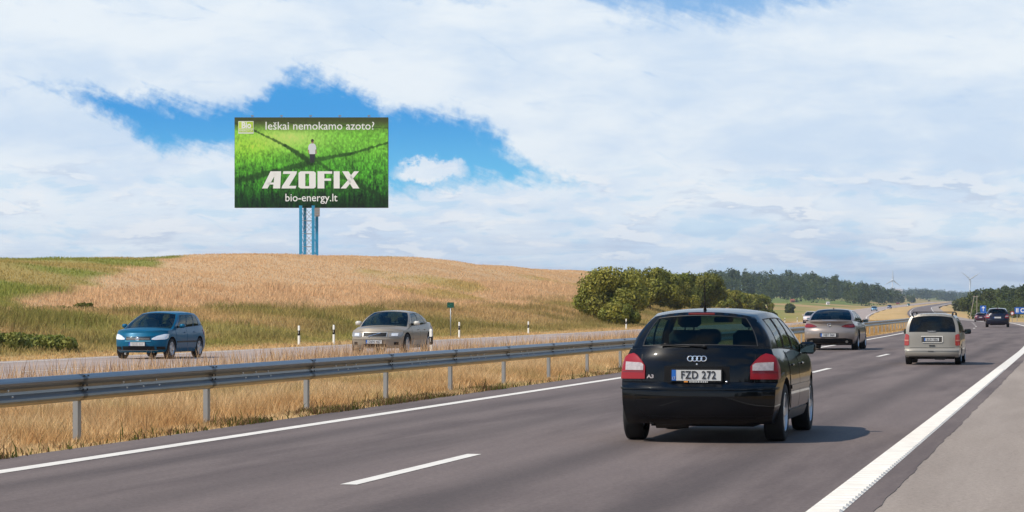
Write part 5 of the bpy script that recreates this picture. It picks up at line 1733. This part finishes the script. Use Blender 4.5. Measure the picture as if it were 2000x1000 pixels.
# =================================================================== bronze sedan seen from behind
PC = paint('bronze_paint', (0.30, 0.258, 0.235), .45, .32, .3, .03, .6)
def sedan_shape(L=4.80, hw=.9275, deck=1.0, belt=.93, nose=.62):
    return Shape(zb=.22, hw=hw, wr=.335, well=.05, tuck=.02, axles=(1.03, 3.74 * L / 4.8), bow=.24, bowf=.34, pw=2.5, gr=.75, gf=L - 1.35,
        W=[(.20, hw * .90), (.34, hw * .97), (.50, hw), (.70, hw * .995), (.84, hw * .96), (.95, hw * .90), (1.05, hw * .86)],
        plan=[(0, .86), (.15, .90), (.45, .955), (1.0, 1.0), (L - 1.3, 1.0), (L - .8, .965), (L - .35, .90), (L, .80)],
        top=[(0, deck - .03), (.12, deck), (.6, deck - .01), (1.3, belt + .035), (2.4, belt), (L - 1.5, belt - .02), (L - 1.1, belt - .05), (L - .6, belt - .14), (L - .15, nose + .06), (L, nose)],
        crown=[(0, .03), (.7, .03), (1.0, .02), (L - 1.5, .02), (L - 1.2, .05), (L - .4, .07), (L, .03)],
        rear=[(.22, .12), (.30, .05), (.42, .01), (.55, .0), (.66, .01), (.72, .045), (.80, .06), (.93, .055), (.99, .03), (1.03, .04)],
        front=[(.22, L - .10), (.35, L - .02), (.5, L), (.6, L - .02), (.7, L - .08), (.85, L - .2)])
S = sedan_shape()
r = empty('bronze_sedan', car_at(1619, 87.2), R(-0.6)); tag(r, 'metallic bronze sedan in the left lane beside the guardrail, seen from behind', 'car')
build_body(S, PC, r)
greenhouse(S, dict(by0=.62, by1=3.62, ty0=1.52, ty1=2.72, bx=.97, rx=[(1.3, .545), (2.0, .57), (2.8, .56)], rz=[(1.2, 1.34), (1.9, 1.372), (2.8, 1.345)], rb=(.12, .06), fb=(.20, .10), crown=.042, bulge=.05, zround=.035,
            side_windows=[(.16, .52), (.54, .88)], side_v=(.06, .86), rear_c=.90, rear_v=(.06, .95), front_c=.93, front_v=(.03, .94), rbul=.05), PC, {'side_window': gl_dark, 'rear_window': gl_dark, 'windscreen': gl_mid}, r)
wheels(S, r, 5, .225)
patch(S, 'boot_lip', 0, rng_q(-.66, .66, 20), lambda q: .962, lambda q: .995 + .012 * math.cos(q * 2), PC, r, .035)
patch(S, 'diffuser', 0, rng_q(-.78, .78, 24), lambda q: .225, lambda q: .41 - .05 * max(0, abs(q) - .55) * 4, m_black, r, .006)
patch(S, 'bumper_ledge', 0, rng_q(-.80, .80, 24), lambda q: .40 + .02 * abs(q), lambda q: .425 + .02 * abs(q), PC, r, .02)
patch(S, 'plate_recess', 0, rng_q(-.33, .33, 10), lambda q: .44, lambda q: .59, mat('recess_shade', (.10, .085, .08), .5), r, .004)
plate_box(S, 0, -.02, .515, .52, .112, r, text='HBT 064', yoff=.006, glyph_mat=mat('plate_ink_grey', (.12, .12, .14), .6))
for sg in (1, -1):
    lamp = patch(S, 'tail_lamp', 0, rng_q(.42, 1.03, 16, sg), lambda q: float(np.interp(abs(q), [.42, .55, .7, 1.03], [.80, .772, .762, .79])), lambda q: float(np.interp(abs(q), [.42, .5, .66, .85, 1.03], [.815, .86, .905, .90, .85])), m_redd, r, .012)
    patch(S, 'lamp_glow', 0, rng_q(.56, .86, 8, sg), lambda q: .80, lambda q: .845, m_redl, lamp, .018, 4, .006)
    side_patch(S, 'door', sg, np.linspace(1.40, 2.35, 14), lambda y: .32 + max(0, 1.55 - y) * 1.4, lambda y: float(S.cT(y)) - .03, PC, r)
    side_patch(S, 'door', sg, np.linspace(2.37, 3.38, 14), lambda y: .32, lambda y: float(S.cT(y)) - .03, PC, r)
    for y in (1.55, 2.5):
        b = MB(); x = S.side_x(y, .78); b.box(sg * (x + .02) - .012, sg * (x + .02) + .012, y, y + .17, .77, .795, .008); b.build('door_handle', m_chrome, r)
    b = MB(); b.tube((sg * .6, .03, .29), (sg * .6, .3, .29), .045, n=10); b.build('exhaust', m_pipe, r)
    patch(S, 'headlamp', 1, rng_q(.40, .85, 8, sg), lambda q: .60, lambda q: .70, m_head, r)
b = MB(); y = S.wrap(0, 0, .87, 0)[1]; b.torus(Matrix.Translation((0, y - .01, .865)) @ Matrix.Rotation(R(85), 4, 'X'), .052, .008); b.build('badge_ring', m_chrome, r, True)
b = MB(); M_ = Matrix.Translation((0, y - .012, .865)) @ Matrix.Rotation(R(90), 4, 'X')
for a_, b_ in (((-.035, .03), (-.014, -.035)), ((-.014, -.035), (0, .002)), ((0, .002), (.014, -.035)), ((.014, -.035), (.035, .03))):
    b.tube(M_ @ Vector((*a_, 0)), M_ @ Vector((*b_, 0)), .006, n=5)
b.build('badge_mark', m_chrome, r)
b = MB(); t0 = S.gh_top(.08, 0); b.ell((t0.x, t0.y, t0.z + .01), (.025, .06, .03)); b.build('roof_aerial', m_black, r, True)
mirrors(S, r, 3.28, .99, PC, .80, .2, .13)
seats(S, r, [(2.15, (-.38, .38), .22, .48), (1.35, (-.35, .35), .06, .5)], .94)
b = MB(); b.box(-.7, .7, .5, 3.9, .17, .23); b.build('underbody', m_arch, r)

# =================================================================== silver-beige minivan seen from behind
PV = paint('champagne_paint', (0.31, 0.285, 0.245), .3, .36, .3, .03, .5)
VS = .715
S = Shape(zb=.27, hw=.985, wr=.345, well=.05, tuck=.015, axles=(1.05, 4.08), bow=.10, bowf=.40, pw=4.0, gr=.2, gf=3.9,
    W=[(.25, .93), (.36, .97), (.6, .985), (.85, .98), (1.0, .965), (1.12, .945), (1.25, .93)],
    plan=[(0, .945), (.15, .965), (.6, .99), (1.4, 1), (3.8, 1), (4.3, .96), (4.8, .88), (5.07, .80)],
    top=[(0, 1.11), (1.5, 1.11), (3.2, 1.09), (3.9, 1.05), (4.3, .97), (4.8, .80), (5.07, .68)],
    crown=[(0, .0), (3.8, .02), (4.3, .06), (5.07, .04)],
    rear=[(.27, .06), (.34, .01), (.42, .0), (.50, .0), (.535, .02), (.56, .09), (.62, .10), (1.0, .115), (1.15, .13)],
    front=[(.27, 4.95), (.4, 5.05), (.5, 5.07), (.62, 5.03), (.72, 4.95), (.85, 4.8)])
r = empty('beige_minivan', car_at(1820, 64.2), R(-0.2), VS); tag(r, 'champagne minivan with roof rails in the right lane, seen from behind', 'car')
build_body(S, PV, r)
greenhouse(S, dict(by0=.24, by1=4.0, ty0=.40, ty1=2.75, bx=.992, rx=[(.3, .735), (1.5, .77), (2.8, .73)], rz=[(.3, 1.71), (1.2, 1.735), (2.0, 1.725), (2.8, 1.67)], rb=(.10, .08), fb=(.3, .12), crown=.09, bulge=.06,
            side_windows=[(.05, .30), (.33, .60), (.63, .90)], side_v=(.06, .86), rear_c=.875, rear_v=(.085, .88), front_c=.93, front_v=(.03, .94), rbul=.02), PV, {'side_window': gl_blk, 'rear_window': gl_blk, 'windscreen': gl_mid}, r)
wheels(S, r, 7, .215)
patch(S, 'bumper_top', 0, rng_q(-.96, .96, 26), lambda q: .495, lambda q: .535, PV, r, .014)
patch(S, 'tailgate_gap', 0, rng_q(-.78, .78, 16), lambda q: .60, lambda q: .612, m_dark, r, .004)
patch(S, 'tow_hook_cover', 0, [-.14, -.06, .02, .06], lambda q: .475, lambda q: .50, m_dark, r, .018)
patch(S, 'valance', 0, rng_q(-.8, .8, 10), lambda q: .272, lambda q: .30, m_dark, r, .006)
rim_ = mat('plate_surround', (.66, .62, .55), .3, .2, coat=1)
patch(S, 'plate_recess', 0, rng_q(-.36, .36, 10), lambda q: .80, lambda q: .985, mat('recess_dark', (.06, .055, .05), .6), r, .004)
patch(S, 'plate_surround', 0, rng_q(-.38, .38, 10), lambda q: .985, lambda q: 1.02, rim_, r, .022)
patch(S, 'plate_surround', 0, rng_q(-.33, .35, 10), lambda q: .775, lambda q: .80, rim_, r, .022)
patch(S, 'plate_surround', 0, [.345, .365, .385], lambda q: .80, lambda q: .985, rim_, r, .018)
plate_box(S, 0, -.015, .89, .52, .112, r, text='BUN 886', yoff=.006, glyph_mat=mat('plate_ink_soft', (.16, .155, .15), .6))
patch(S, 'tailgate_handle', 0, rng_q(-.10, .10, 5), lambda q: .655, lambda q: .70, m_dark, r, .02)
b = MB(); e_ = S.gh_end(0, 0, .10)
for k in range(7): b.box(-.15 + .04 * k, -.125 + .04 * k, e_.y - .03, e_.y - .01, 1.165, 1.20)
tag(b.build('tailgate_lettering', m_chrome, r), kind='stuff')
for sg in (1, -1):
    lamp = patch(S, 'tail_lamp', 0, rng_q(.80, 1.03, 10, sg), lambda q: float(np.interp(abs(q), [.80, .86, 1.03], [.70, .675, .70])), lambda q: float(np.interp(abs(q), [.80, .87, 1.03], [1.04, 1.09, 1.05])), mat('tail_red', (.36, .035, .03), .2, coat=.8, vary=.2, vscale=16), r, .014)
    patch(S, 'amber_band', 0, rng_q(.81, 1.0, 6, sg), lambda q: .84, lambda q: .885, mat('pale_pink_lens', (.55, .22, .16), .2, coat=.8), lamp, .02, 4, .006)
    side_patch(S, 'sliding_door', sg, np.linspace(1.55, 2.55, 12), lambda y: .36, lambda y: float(S.cT(y)) - .03, PV, r)
    side_patch(S, 'door', sg, np.linspace(2.57, 3.62, 12), lambda y: .36, lambda y: float(S.cT(y)) - .03, PV, r)
    side_patch(S, 'side_trim', sg, np.linspace(.4, 3.6, 20), lambda y: .60, lambda y: .64, PV, r, .018)
    b = MB(); yy0 = [.35, .9, 1.6, 2.3, 2.9]
    pts = [Vector((sg * .70, y_, 1.80 + .055 * math.sin(math.pi * (y_ - .3) / 2.7) ** .5)) for y_ in yy0]
    for a_, b_ in zip(pts[:-1], pts[1:]): b.tube(a_, b_, .02, n=6)
    b.box(sg * .70 - .03, sg * .70 + .03, .32, .46, 1.73, 1.82, .01); b.box(sg * .70 - .03, sg * .70 + .03, 2.8, 2.94, 1.68, 1.82, .01)
    b.build('roof_rail', m_dark, r)
    patch(S, 'headlamp', 1, rng_q(.45, .85, 8, sg), lambda q: .66, lambda q: .76, m_head, r)
b = MB()
for y_ in (.75, 2.2): b.tube((-.70, y_, 1.855), (.70, y_, 1.855), .018, n=6)
b.build('roof_crossbar', m_dark, r)
mirrors(S, r, 3.45, 1.14, m_black, .92, .24, .18)
seats(S, r, [(2.7, (-.42, .42), .3, .5), (1.7, (-.4, .4), .25, .5)], 1.08)
b = MB(); b.box(-.75, .75, .5, 4.2, .2, .275); b.tube((-.55, .03, .24), (-.55, .6, .24), .03, n=8); b.tube((.1, .1, .235), (.45, .1, .235), .05, n=8); b.build('underbody', m_arch, r)

# =================================================================== blue hatchback, oncoming
PG = paint('petrol_blue_paint', (0.002, 0.098, 0.19), .15, .36, .15, .03, .22)
def golf_shape():
    return Shape(zb=.20, hw=.88, wr=.315, well=.055, tuck=.015, axles=(.85, 3.42), bow=.22, bowf=.34, pw=2.6, gr=.25, gf=3.15,
        W=[(.20, .81), (.30, .85), (.45, .878), (.62, .88), (.78, .868), (.92, .83), (1.02, .795), (1.1, .78)],
        plan=[(0, .88), (.12, .92), (.4, .97), (.9, 1), (3.3, 1), (3.7, .965), (3.95, .91), (4.2, .82)],
        top=[(0, 1.02), (.3, 1.03), (1.2, 1.0), (2.4, .96), (3.05, .94), (3.4, .91), (3.8, .87), (4.05, .815), (4.2, .76)],
        crown=[(0, .02), (2.9, .02), (3.2, .05), (3.8, .07), (4.2, .03)],
        rear=[(.20, .08), (.3, .01), (.45, .0), (.58, .02), (.62, .06), (.85, .09), (1.05, .16)],
        front=[(.20, 4.06), (.28, 4.15), (.40, 4.204), (.52, 4.20), (.60, 4.18), (.70, 4.14), (.80, 4.05)])
S = golf_shape()
def golf(name, label, loc, rz, PM, sc=1.0):
    r = empty(name, loc, rz, sc); tag(r, label, 'car')
    build_body(S, PM, r)
    greenhouse(S, dict(by0=.39, by1=3.25, ty0=.55, ty1=2.22, bx=.975, rx=[(.4, .57), (1.2, .61), (2.3, .58)], rz=[(.4, 1.39), (1.1, 1.43), (1.8, 1.43), (2.3, 1.395)], rb=(.2, .10), fb=(.26, .13), crown=.052, bulge=.05,
                side_windows=[(.13, .30), (.325, .575), (.60, .885)], side_v=(.06, .86), rear_c=.8, rear_v=(.1, .9), front_c=.93, front_v=(.03, .94), fbul=.03), PM, {'side_window': gl_mid, 'rear_window': gl_mid, 'windscreen': gl_clear}, r)
    wheels(S, r, 5, .205)
    gri = patch(S, 'grille', 1, rng_q(-.40, .40, 14), lambda q: .575 + .02 * abs(q), lambda q: .675 + .02 * abs(q), m_black, r, .008)
    for zz in (.605, .635): patch(S, 'grille_bar', 1, rng_q(-.38, .38, 10), lambda q: zz, lambda q: zz + .008, m_bgrey, gri, .016, 3, .008)
    patch(S, 'grille_lip', 1, rng_q(-.42, .42, 14), lambda q: .545, lambda q: .572, mat('bright_blue_trim', (.10, .38, .50), .25, .3, coat=1), r, .016)
    patch(S, 'lower_intake', 1, rng_q(-.52, .52, 12), lambda q: .26, lambda q: .395, m_black, r, .010)
    patch(S, 'intake_blade', 1, rng_q(-.60, .60, 12), lambda q: .262, lambda q: .275, m_bgrey, r, .022)
    y = S.wrap(1, 0, .625, 0)[1]
    b = MB(); b.torus(Matrix.Translation((0, y + .02, .625)) @ Matrix.Rotation(R(90), 4, 'X'), .058, .010); b.lathe_x([(0, .001), (0, .05), (.012, .05), (.012, .001)], 18)
    for i in range(len(b.v) - 72, len(b.v)):
        p = b.v[i]; b.v[i] = (p[1], y + .012 + p[0], p[2] + .625)
    b.build('badge', m_chrome, r, True)
    plate_box(S, 1, 0, .465, .52, .112, r, text='GNE 411', yoff=.02, glyph_mat=mat('plate_ink_pale', (.45, .44, .43), .6))
    for sg in (1, -1):
        hl = patch(S, 'headlamp', 1, rng_q(.44, .93, 14, sg), lambda q: float(np.interp(abs(q), [.44, .55, .8, .93], [.605, .595, .61, .66])), lambda q: float(np.interp(abs(q), [.44, .58, .75, .88, .93], [.64, .72, .775, .775, .74])), m_head, r, .012)
        patch(S, 'fog_lamp_bay', 1, rng_q(.58, .80, 6, sg), lambda q: .29, lambda q: .385, m_black, r, .008)
        side_patch(S, 'door', sg, np.linspace(1.18, 2.05, 12), lambda y: .33 + max(0, 1.3 - y) * 1.5, lambda y: float(S.cT(y)) - .03, PM, r)
        side_patch(S, 'door', sg, np.linspace(2.07, 3.05, 12), lambda y: .33, lambda y: float(S.cT(y)) - .03, PM, r)
        side_patch(S, 'side_strip', sg, np.linspace(1.2, 3.03, 16), lambda y: .50, lambda y: .55, m_dark, r, .014)
        for y_ in (1.3, 2.2):
            b = MB(); x = S.side_x(y_, .82); b.box(sg * (x + .02) - .012, sg * (x + .02) + .012, y_, y_ + .16, .81, .835, .008); b.build('door_handle', PM, r)
        patch(S, 'tail_lamp', 0, rng_q(.6, .95, 8, sg), lambda q: .74, lambda q: .90, m_redl, r)
    patch(S, 'bonnet_gap', 1, rng_q(-.62, .62, 14), lambda q: .690 + .03 * abs(q), lambda q: .698 + .03 * abs(q), m_black, r, .003)
    mirrors(S, r, 2.78, 1.01, PM, .82, .18, .13)
    seats(S, r, [(1.95, (-.37, .37), .26, .48), (1.1, (0,), .1, 1.1)], .97, m_seat_l)
    b = MB(); b.box(-.66, .66, 2.75, 3.1, .84, .985, .04); b.build('dashboard', m_cabin, r)
    b = MB(); b.torus(Matrix.Translation((-.37, 2.55, 1.02)) @ Matrix.Rotation(R(68), 4, 'X'), .18, .014); b.build('steering_wheel', m_black, r, True)
    return r
lg = car_at(268, 79.5)
gf = golf('blue_hatchback', 'metallic petrol blue hatchback with bright headlamps coming towards the viewer, leftmost car', (lg[0], lg[1] + 4.2, -.142), R(180), PG)

# =================================================================== beige sedan, oncoming
PW = paint('sand_paint', (0.30, 0.258, 0.205), .25, .38, .2, .03, .25)
S = sedan_shape(4.58, .90, 1.02, .93, .735)
lv = car_at(735, 86.0)
r = empty('beige_sedan', (lv[0], lv[1] + 4.58, -.142), R(180), 1.06); tag(r, 'metallic beige sedan with dark slatted grille coming towards the viewer', 'car')
S.axles = (1.02, 3.73)
build_body(S, PW, r)
greenhouse(S, dict(by0=.72, by1=3.42, ty0=1.55, ty1=2.50, bx=.965, rx=[(1.3, .55), (2.0, .575), (2.6, .565)], rz=[(1.3, 1.34), (1.9, 1.375), (2.6, 1.35)], rb=(.10, .06), fb=(.24, .12), crown=.05, bulge=.05, zround=.03,
            side_windows=[(.15, .50), (.52, .87)], side_v=(.06, .86), rear_c=.88, rear_v=(.06, .94), front_c=.93, front_v=(.03, .94), fbul=.03), PW, {'side_window': gl_mid, 'rear_window': gl_mid, 'windscreen': gl_clear}, r)
wheels(S, r, 6, .21)
patch(S, 'grille_frame', 1, rng_q(-.40, .40, 12), lambda q: .575 + .03 * abs(q), lambda q: .735, mat('pale_chrome', (.50, .47, .42), .35, .5), r, .010)
gri = patch(S, 'grille', 1, rng_q(-.37, .37, 12), lambda q: .592 + .03 * abs(q), lambda q: .718, m_black, r, .018)
b = MB(); M_ = [Vector(S.wrap(1, q, z, .03)) for q, z in ((.20, .60), (-.20, .715))]; b.tube(M_[0], M_[1], .012, n=6); b.build('diagonal_bar', m_chrome, gri)
patch(S, 'bumper_strip', 1, rng_q(-.86, .86, 20), lambda q: .50, lambda q: .535, PW, r, .018)
patch(S, 'lower_intake', 1, rng_q(-.36, .36, 12), lambda q: .27, lambda q: .36, m_black, r, .010)
plate_box(S, 1, 0, .43, .52, .112, r, text='DVN 467', yoff=.02, glyph_mat=MATS['plate_ink_grey'])
for sg in (1, -1):
    hl = patch(S, 'headlamp', 1, rng_q(.44, .93, 14, sg), lambda q: float(np.interp(abs(q), [.44, .55, .8, .93], [.59, .575, .59, .64])), lambda q: float(np.interp(abs(q), [.44, .6, .85, .93], [.70, .735, .735, .70])), mat('dim_lamp', (.30, .28, .25), .15, .2, coat=1), r, .012)
    patch(S, 'lamp_bulb', 1, rng_q(.52, .70, 8, sg), lambda q: .615, lambda q: .70, m_head, hl, .022, 5, .01)
    patch(S, 'fog_lamp', 1, rng_q(.60, .72, 6, sg), lambda q: .33, lambda q: .42, m_black, r, .010)
    side_patch(S, 'door', sg, np.linspace(1.35, 2.20, 12), lambda y: .32 + max(0, 1.5 - y) * 1.5, lambda y: float(S.cT(y)) - .03, PW, r)
    side_patch(S, 'door', sg, np.linspace(2.22, 3.18, 12), lambda y: .32, lambda y: float(S.cT(y)) - .03, PW, r)
    side_patch(S, 'side_strip', sg, np.linspace(1.4, 3.15, 14), lambda y: .50, lambda y: .54, PW, r, .016)
    for y_ in (1.5, 2.35):
        b = MB(); x = S.side_x(y_, .80); b.box(sg * (x + .02) - .012, sg * (x + .02) + .012, y_, y_ + .16, .79, .815, .008); b.build('door_handle', PW, r)
    patch(S, 'tail_lamp', 0, rng_q(.5, .95, 8, sg), lambda q: .74, lambda q: .92, m_redl, r)
patch(S, 'bonnet_gap', 1, rng_q(-.55, .55, 14), lambda q: .742, lambda q: .750, m_dark, r, .003)
mirrors(S, r, 2.98, 1.0, mat('pale_mirror', (.58, .55, .48), .3, coat=1), .82, .2, .14)
seats(S, r, [(2.05, (-.37, .37), .24, .48), (1.25, (0,), .06, 1.1)], .95, m_seat_l)
b = MB(); b.box(-.66, .66, 2.95, 3.3, .84, .97, .04); b.build('dashboard', m_cabin, r)
b = MB(); b.torus(Matrix.Translation((-.37, 2.75, 1.0)) @ Matrix.Rotation(R(68), 4, 'X'), .18, .014); b.build('steering_wheel', m_black, r, True)

# drivers (left hand seat; both cars face the viewer)
m_sh1 = mat('shirt_olive', (.20, .19, .08), .85); m_sh2 = mat('shirt_dark', (.06, .06, .07), .85); m_hr = mat('hair_brown', (.05, .03, .02), .8)
person_bust('person', (lg[0] + .37, lg[1] + 4.2 - 2.02, -.142 + .52), 'driver in an olive shirt sitting behind the wheel of the blue hatchback', m_sh1, m_hr, R(180))
person_bust('person', (lv[0] + .37, lv[1] + 4.58 - 2.12, -.142 + .50), 'driver in dark clothing sitting behind the wheel of the beige sedan', m_sh2, m_hr, R(180))

# =================================================================== farther cars
def simple_copy(px, Z, PM, label, name, zc=None, sc=1.0, rz=0.0, plate=True):
    loc = car_at(px, Z)
    r, _S = hatch(name, label, PM, {'side_window': gl_mid, 'rear_window': gl_mid, 'windscreen': gl_mid}, None, False, loc, rz, sc)
    return r
simple_copy(1948, 196, paint('navy_paint', (0.002, 0.004, 0.018), .2, .3), 'dark blue hatchback far ahead in the right lane, seen from behind', 'navy_hatchback', sc=1.05, rz=R(1.5))
simple_copy(1915, 400, paint('maroon_paint', (0.06, 0.012, 0.03), .3, .35), 'small maroon car farther ahead, left of the dark blue hatchback', 'maroon_car', sc=1.0, rz=R(4))
x, y, Z = at_u(1583, -25.2)
golf('pale_car', 'pale car half hidden behind the left shoulder of the bronze sedan', (x, y + 2, float(road_z(y)) - .14), R(182), paint('pale_pink_paint', (.62, .52, .50), .1, .3))
for px_, u_, PM, lab, sc in ((1707, -21.5, paint('sky_blue_paint', (.12, .30, .45), .2, .3), 'light blue car far off above the guardrail right of the bronze sedan mirror', 1.15),
                        (1737, -20.5, paint('midnight_paint', (.02, .04, .16), .2, .3), 'dark blue car far off above the guardrail left of the minivan', 1.1),
                        (1774, -20.2, paint('green_paint', (.01, .16, .10), .2, .3), 'green car far off, mostly hidden by the minivan roof corner', 1.1)):
    x, y, Z = at_u(px_, u_)
    golf('distant_car', lab, (x, y, float(road_z(y)) - .10), R(186), PM, sc)
def tiny(px_, py_, Z, c, lab):
    x, y, _z = P(px_, 0, Z); zz = float(road_z(y)) + .2
    r = empty('distant_car', (x, y, zz), R(8), 1.3); tag(r, lab, 'car')
    b = MB(); b.box(-.9, .9, 0, 4.3, .25, .85, .12); b.build('body', c, r, True)
    b = MB(); V = [(-.8, .3, .85), (.8, .3, .85), (.8, 3.1, .85), (-.8, 3.1, .85), (-.6, .9, 1.4), (.6, .9, 1.4), (.6, 2.3, 1.4), (-.6, 2.3, 1.4)]
    b.add(V, [(0, 1, 5, 4), (1, 2, 6, 5), (2, 3, 7, 6), (3, 0, 4, 7), (4, 5, 6, 7)]); b.build('cabin', m_dark, r)
    for wx in (-.8, .8):
        for wy in (.8, 3.4):
            b = MB(); b.lathe_x([(-.1, .01), (-.1, .32), (.1, .32), (.1, .01)], 12, wx, wy, .32); b.build('wheel', m_tyre, r)
tiny(1754, 602, 1850, paint('red_paint', (.30, .03, .03)), 'speck of a red car on the distant climbing motorway')
tiny(1782, 599, 2300, m_dark, 'dark speck of a car on the distant motorway past the red one')
tiny(1815, 594, 2900, m_dark, 'dark speck of a car near the top of the distant motorway')
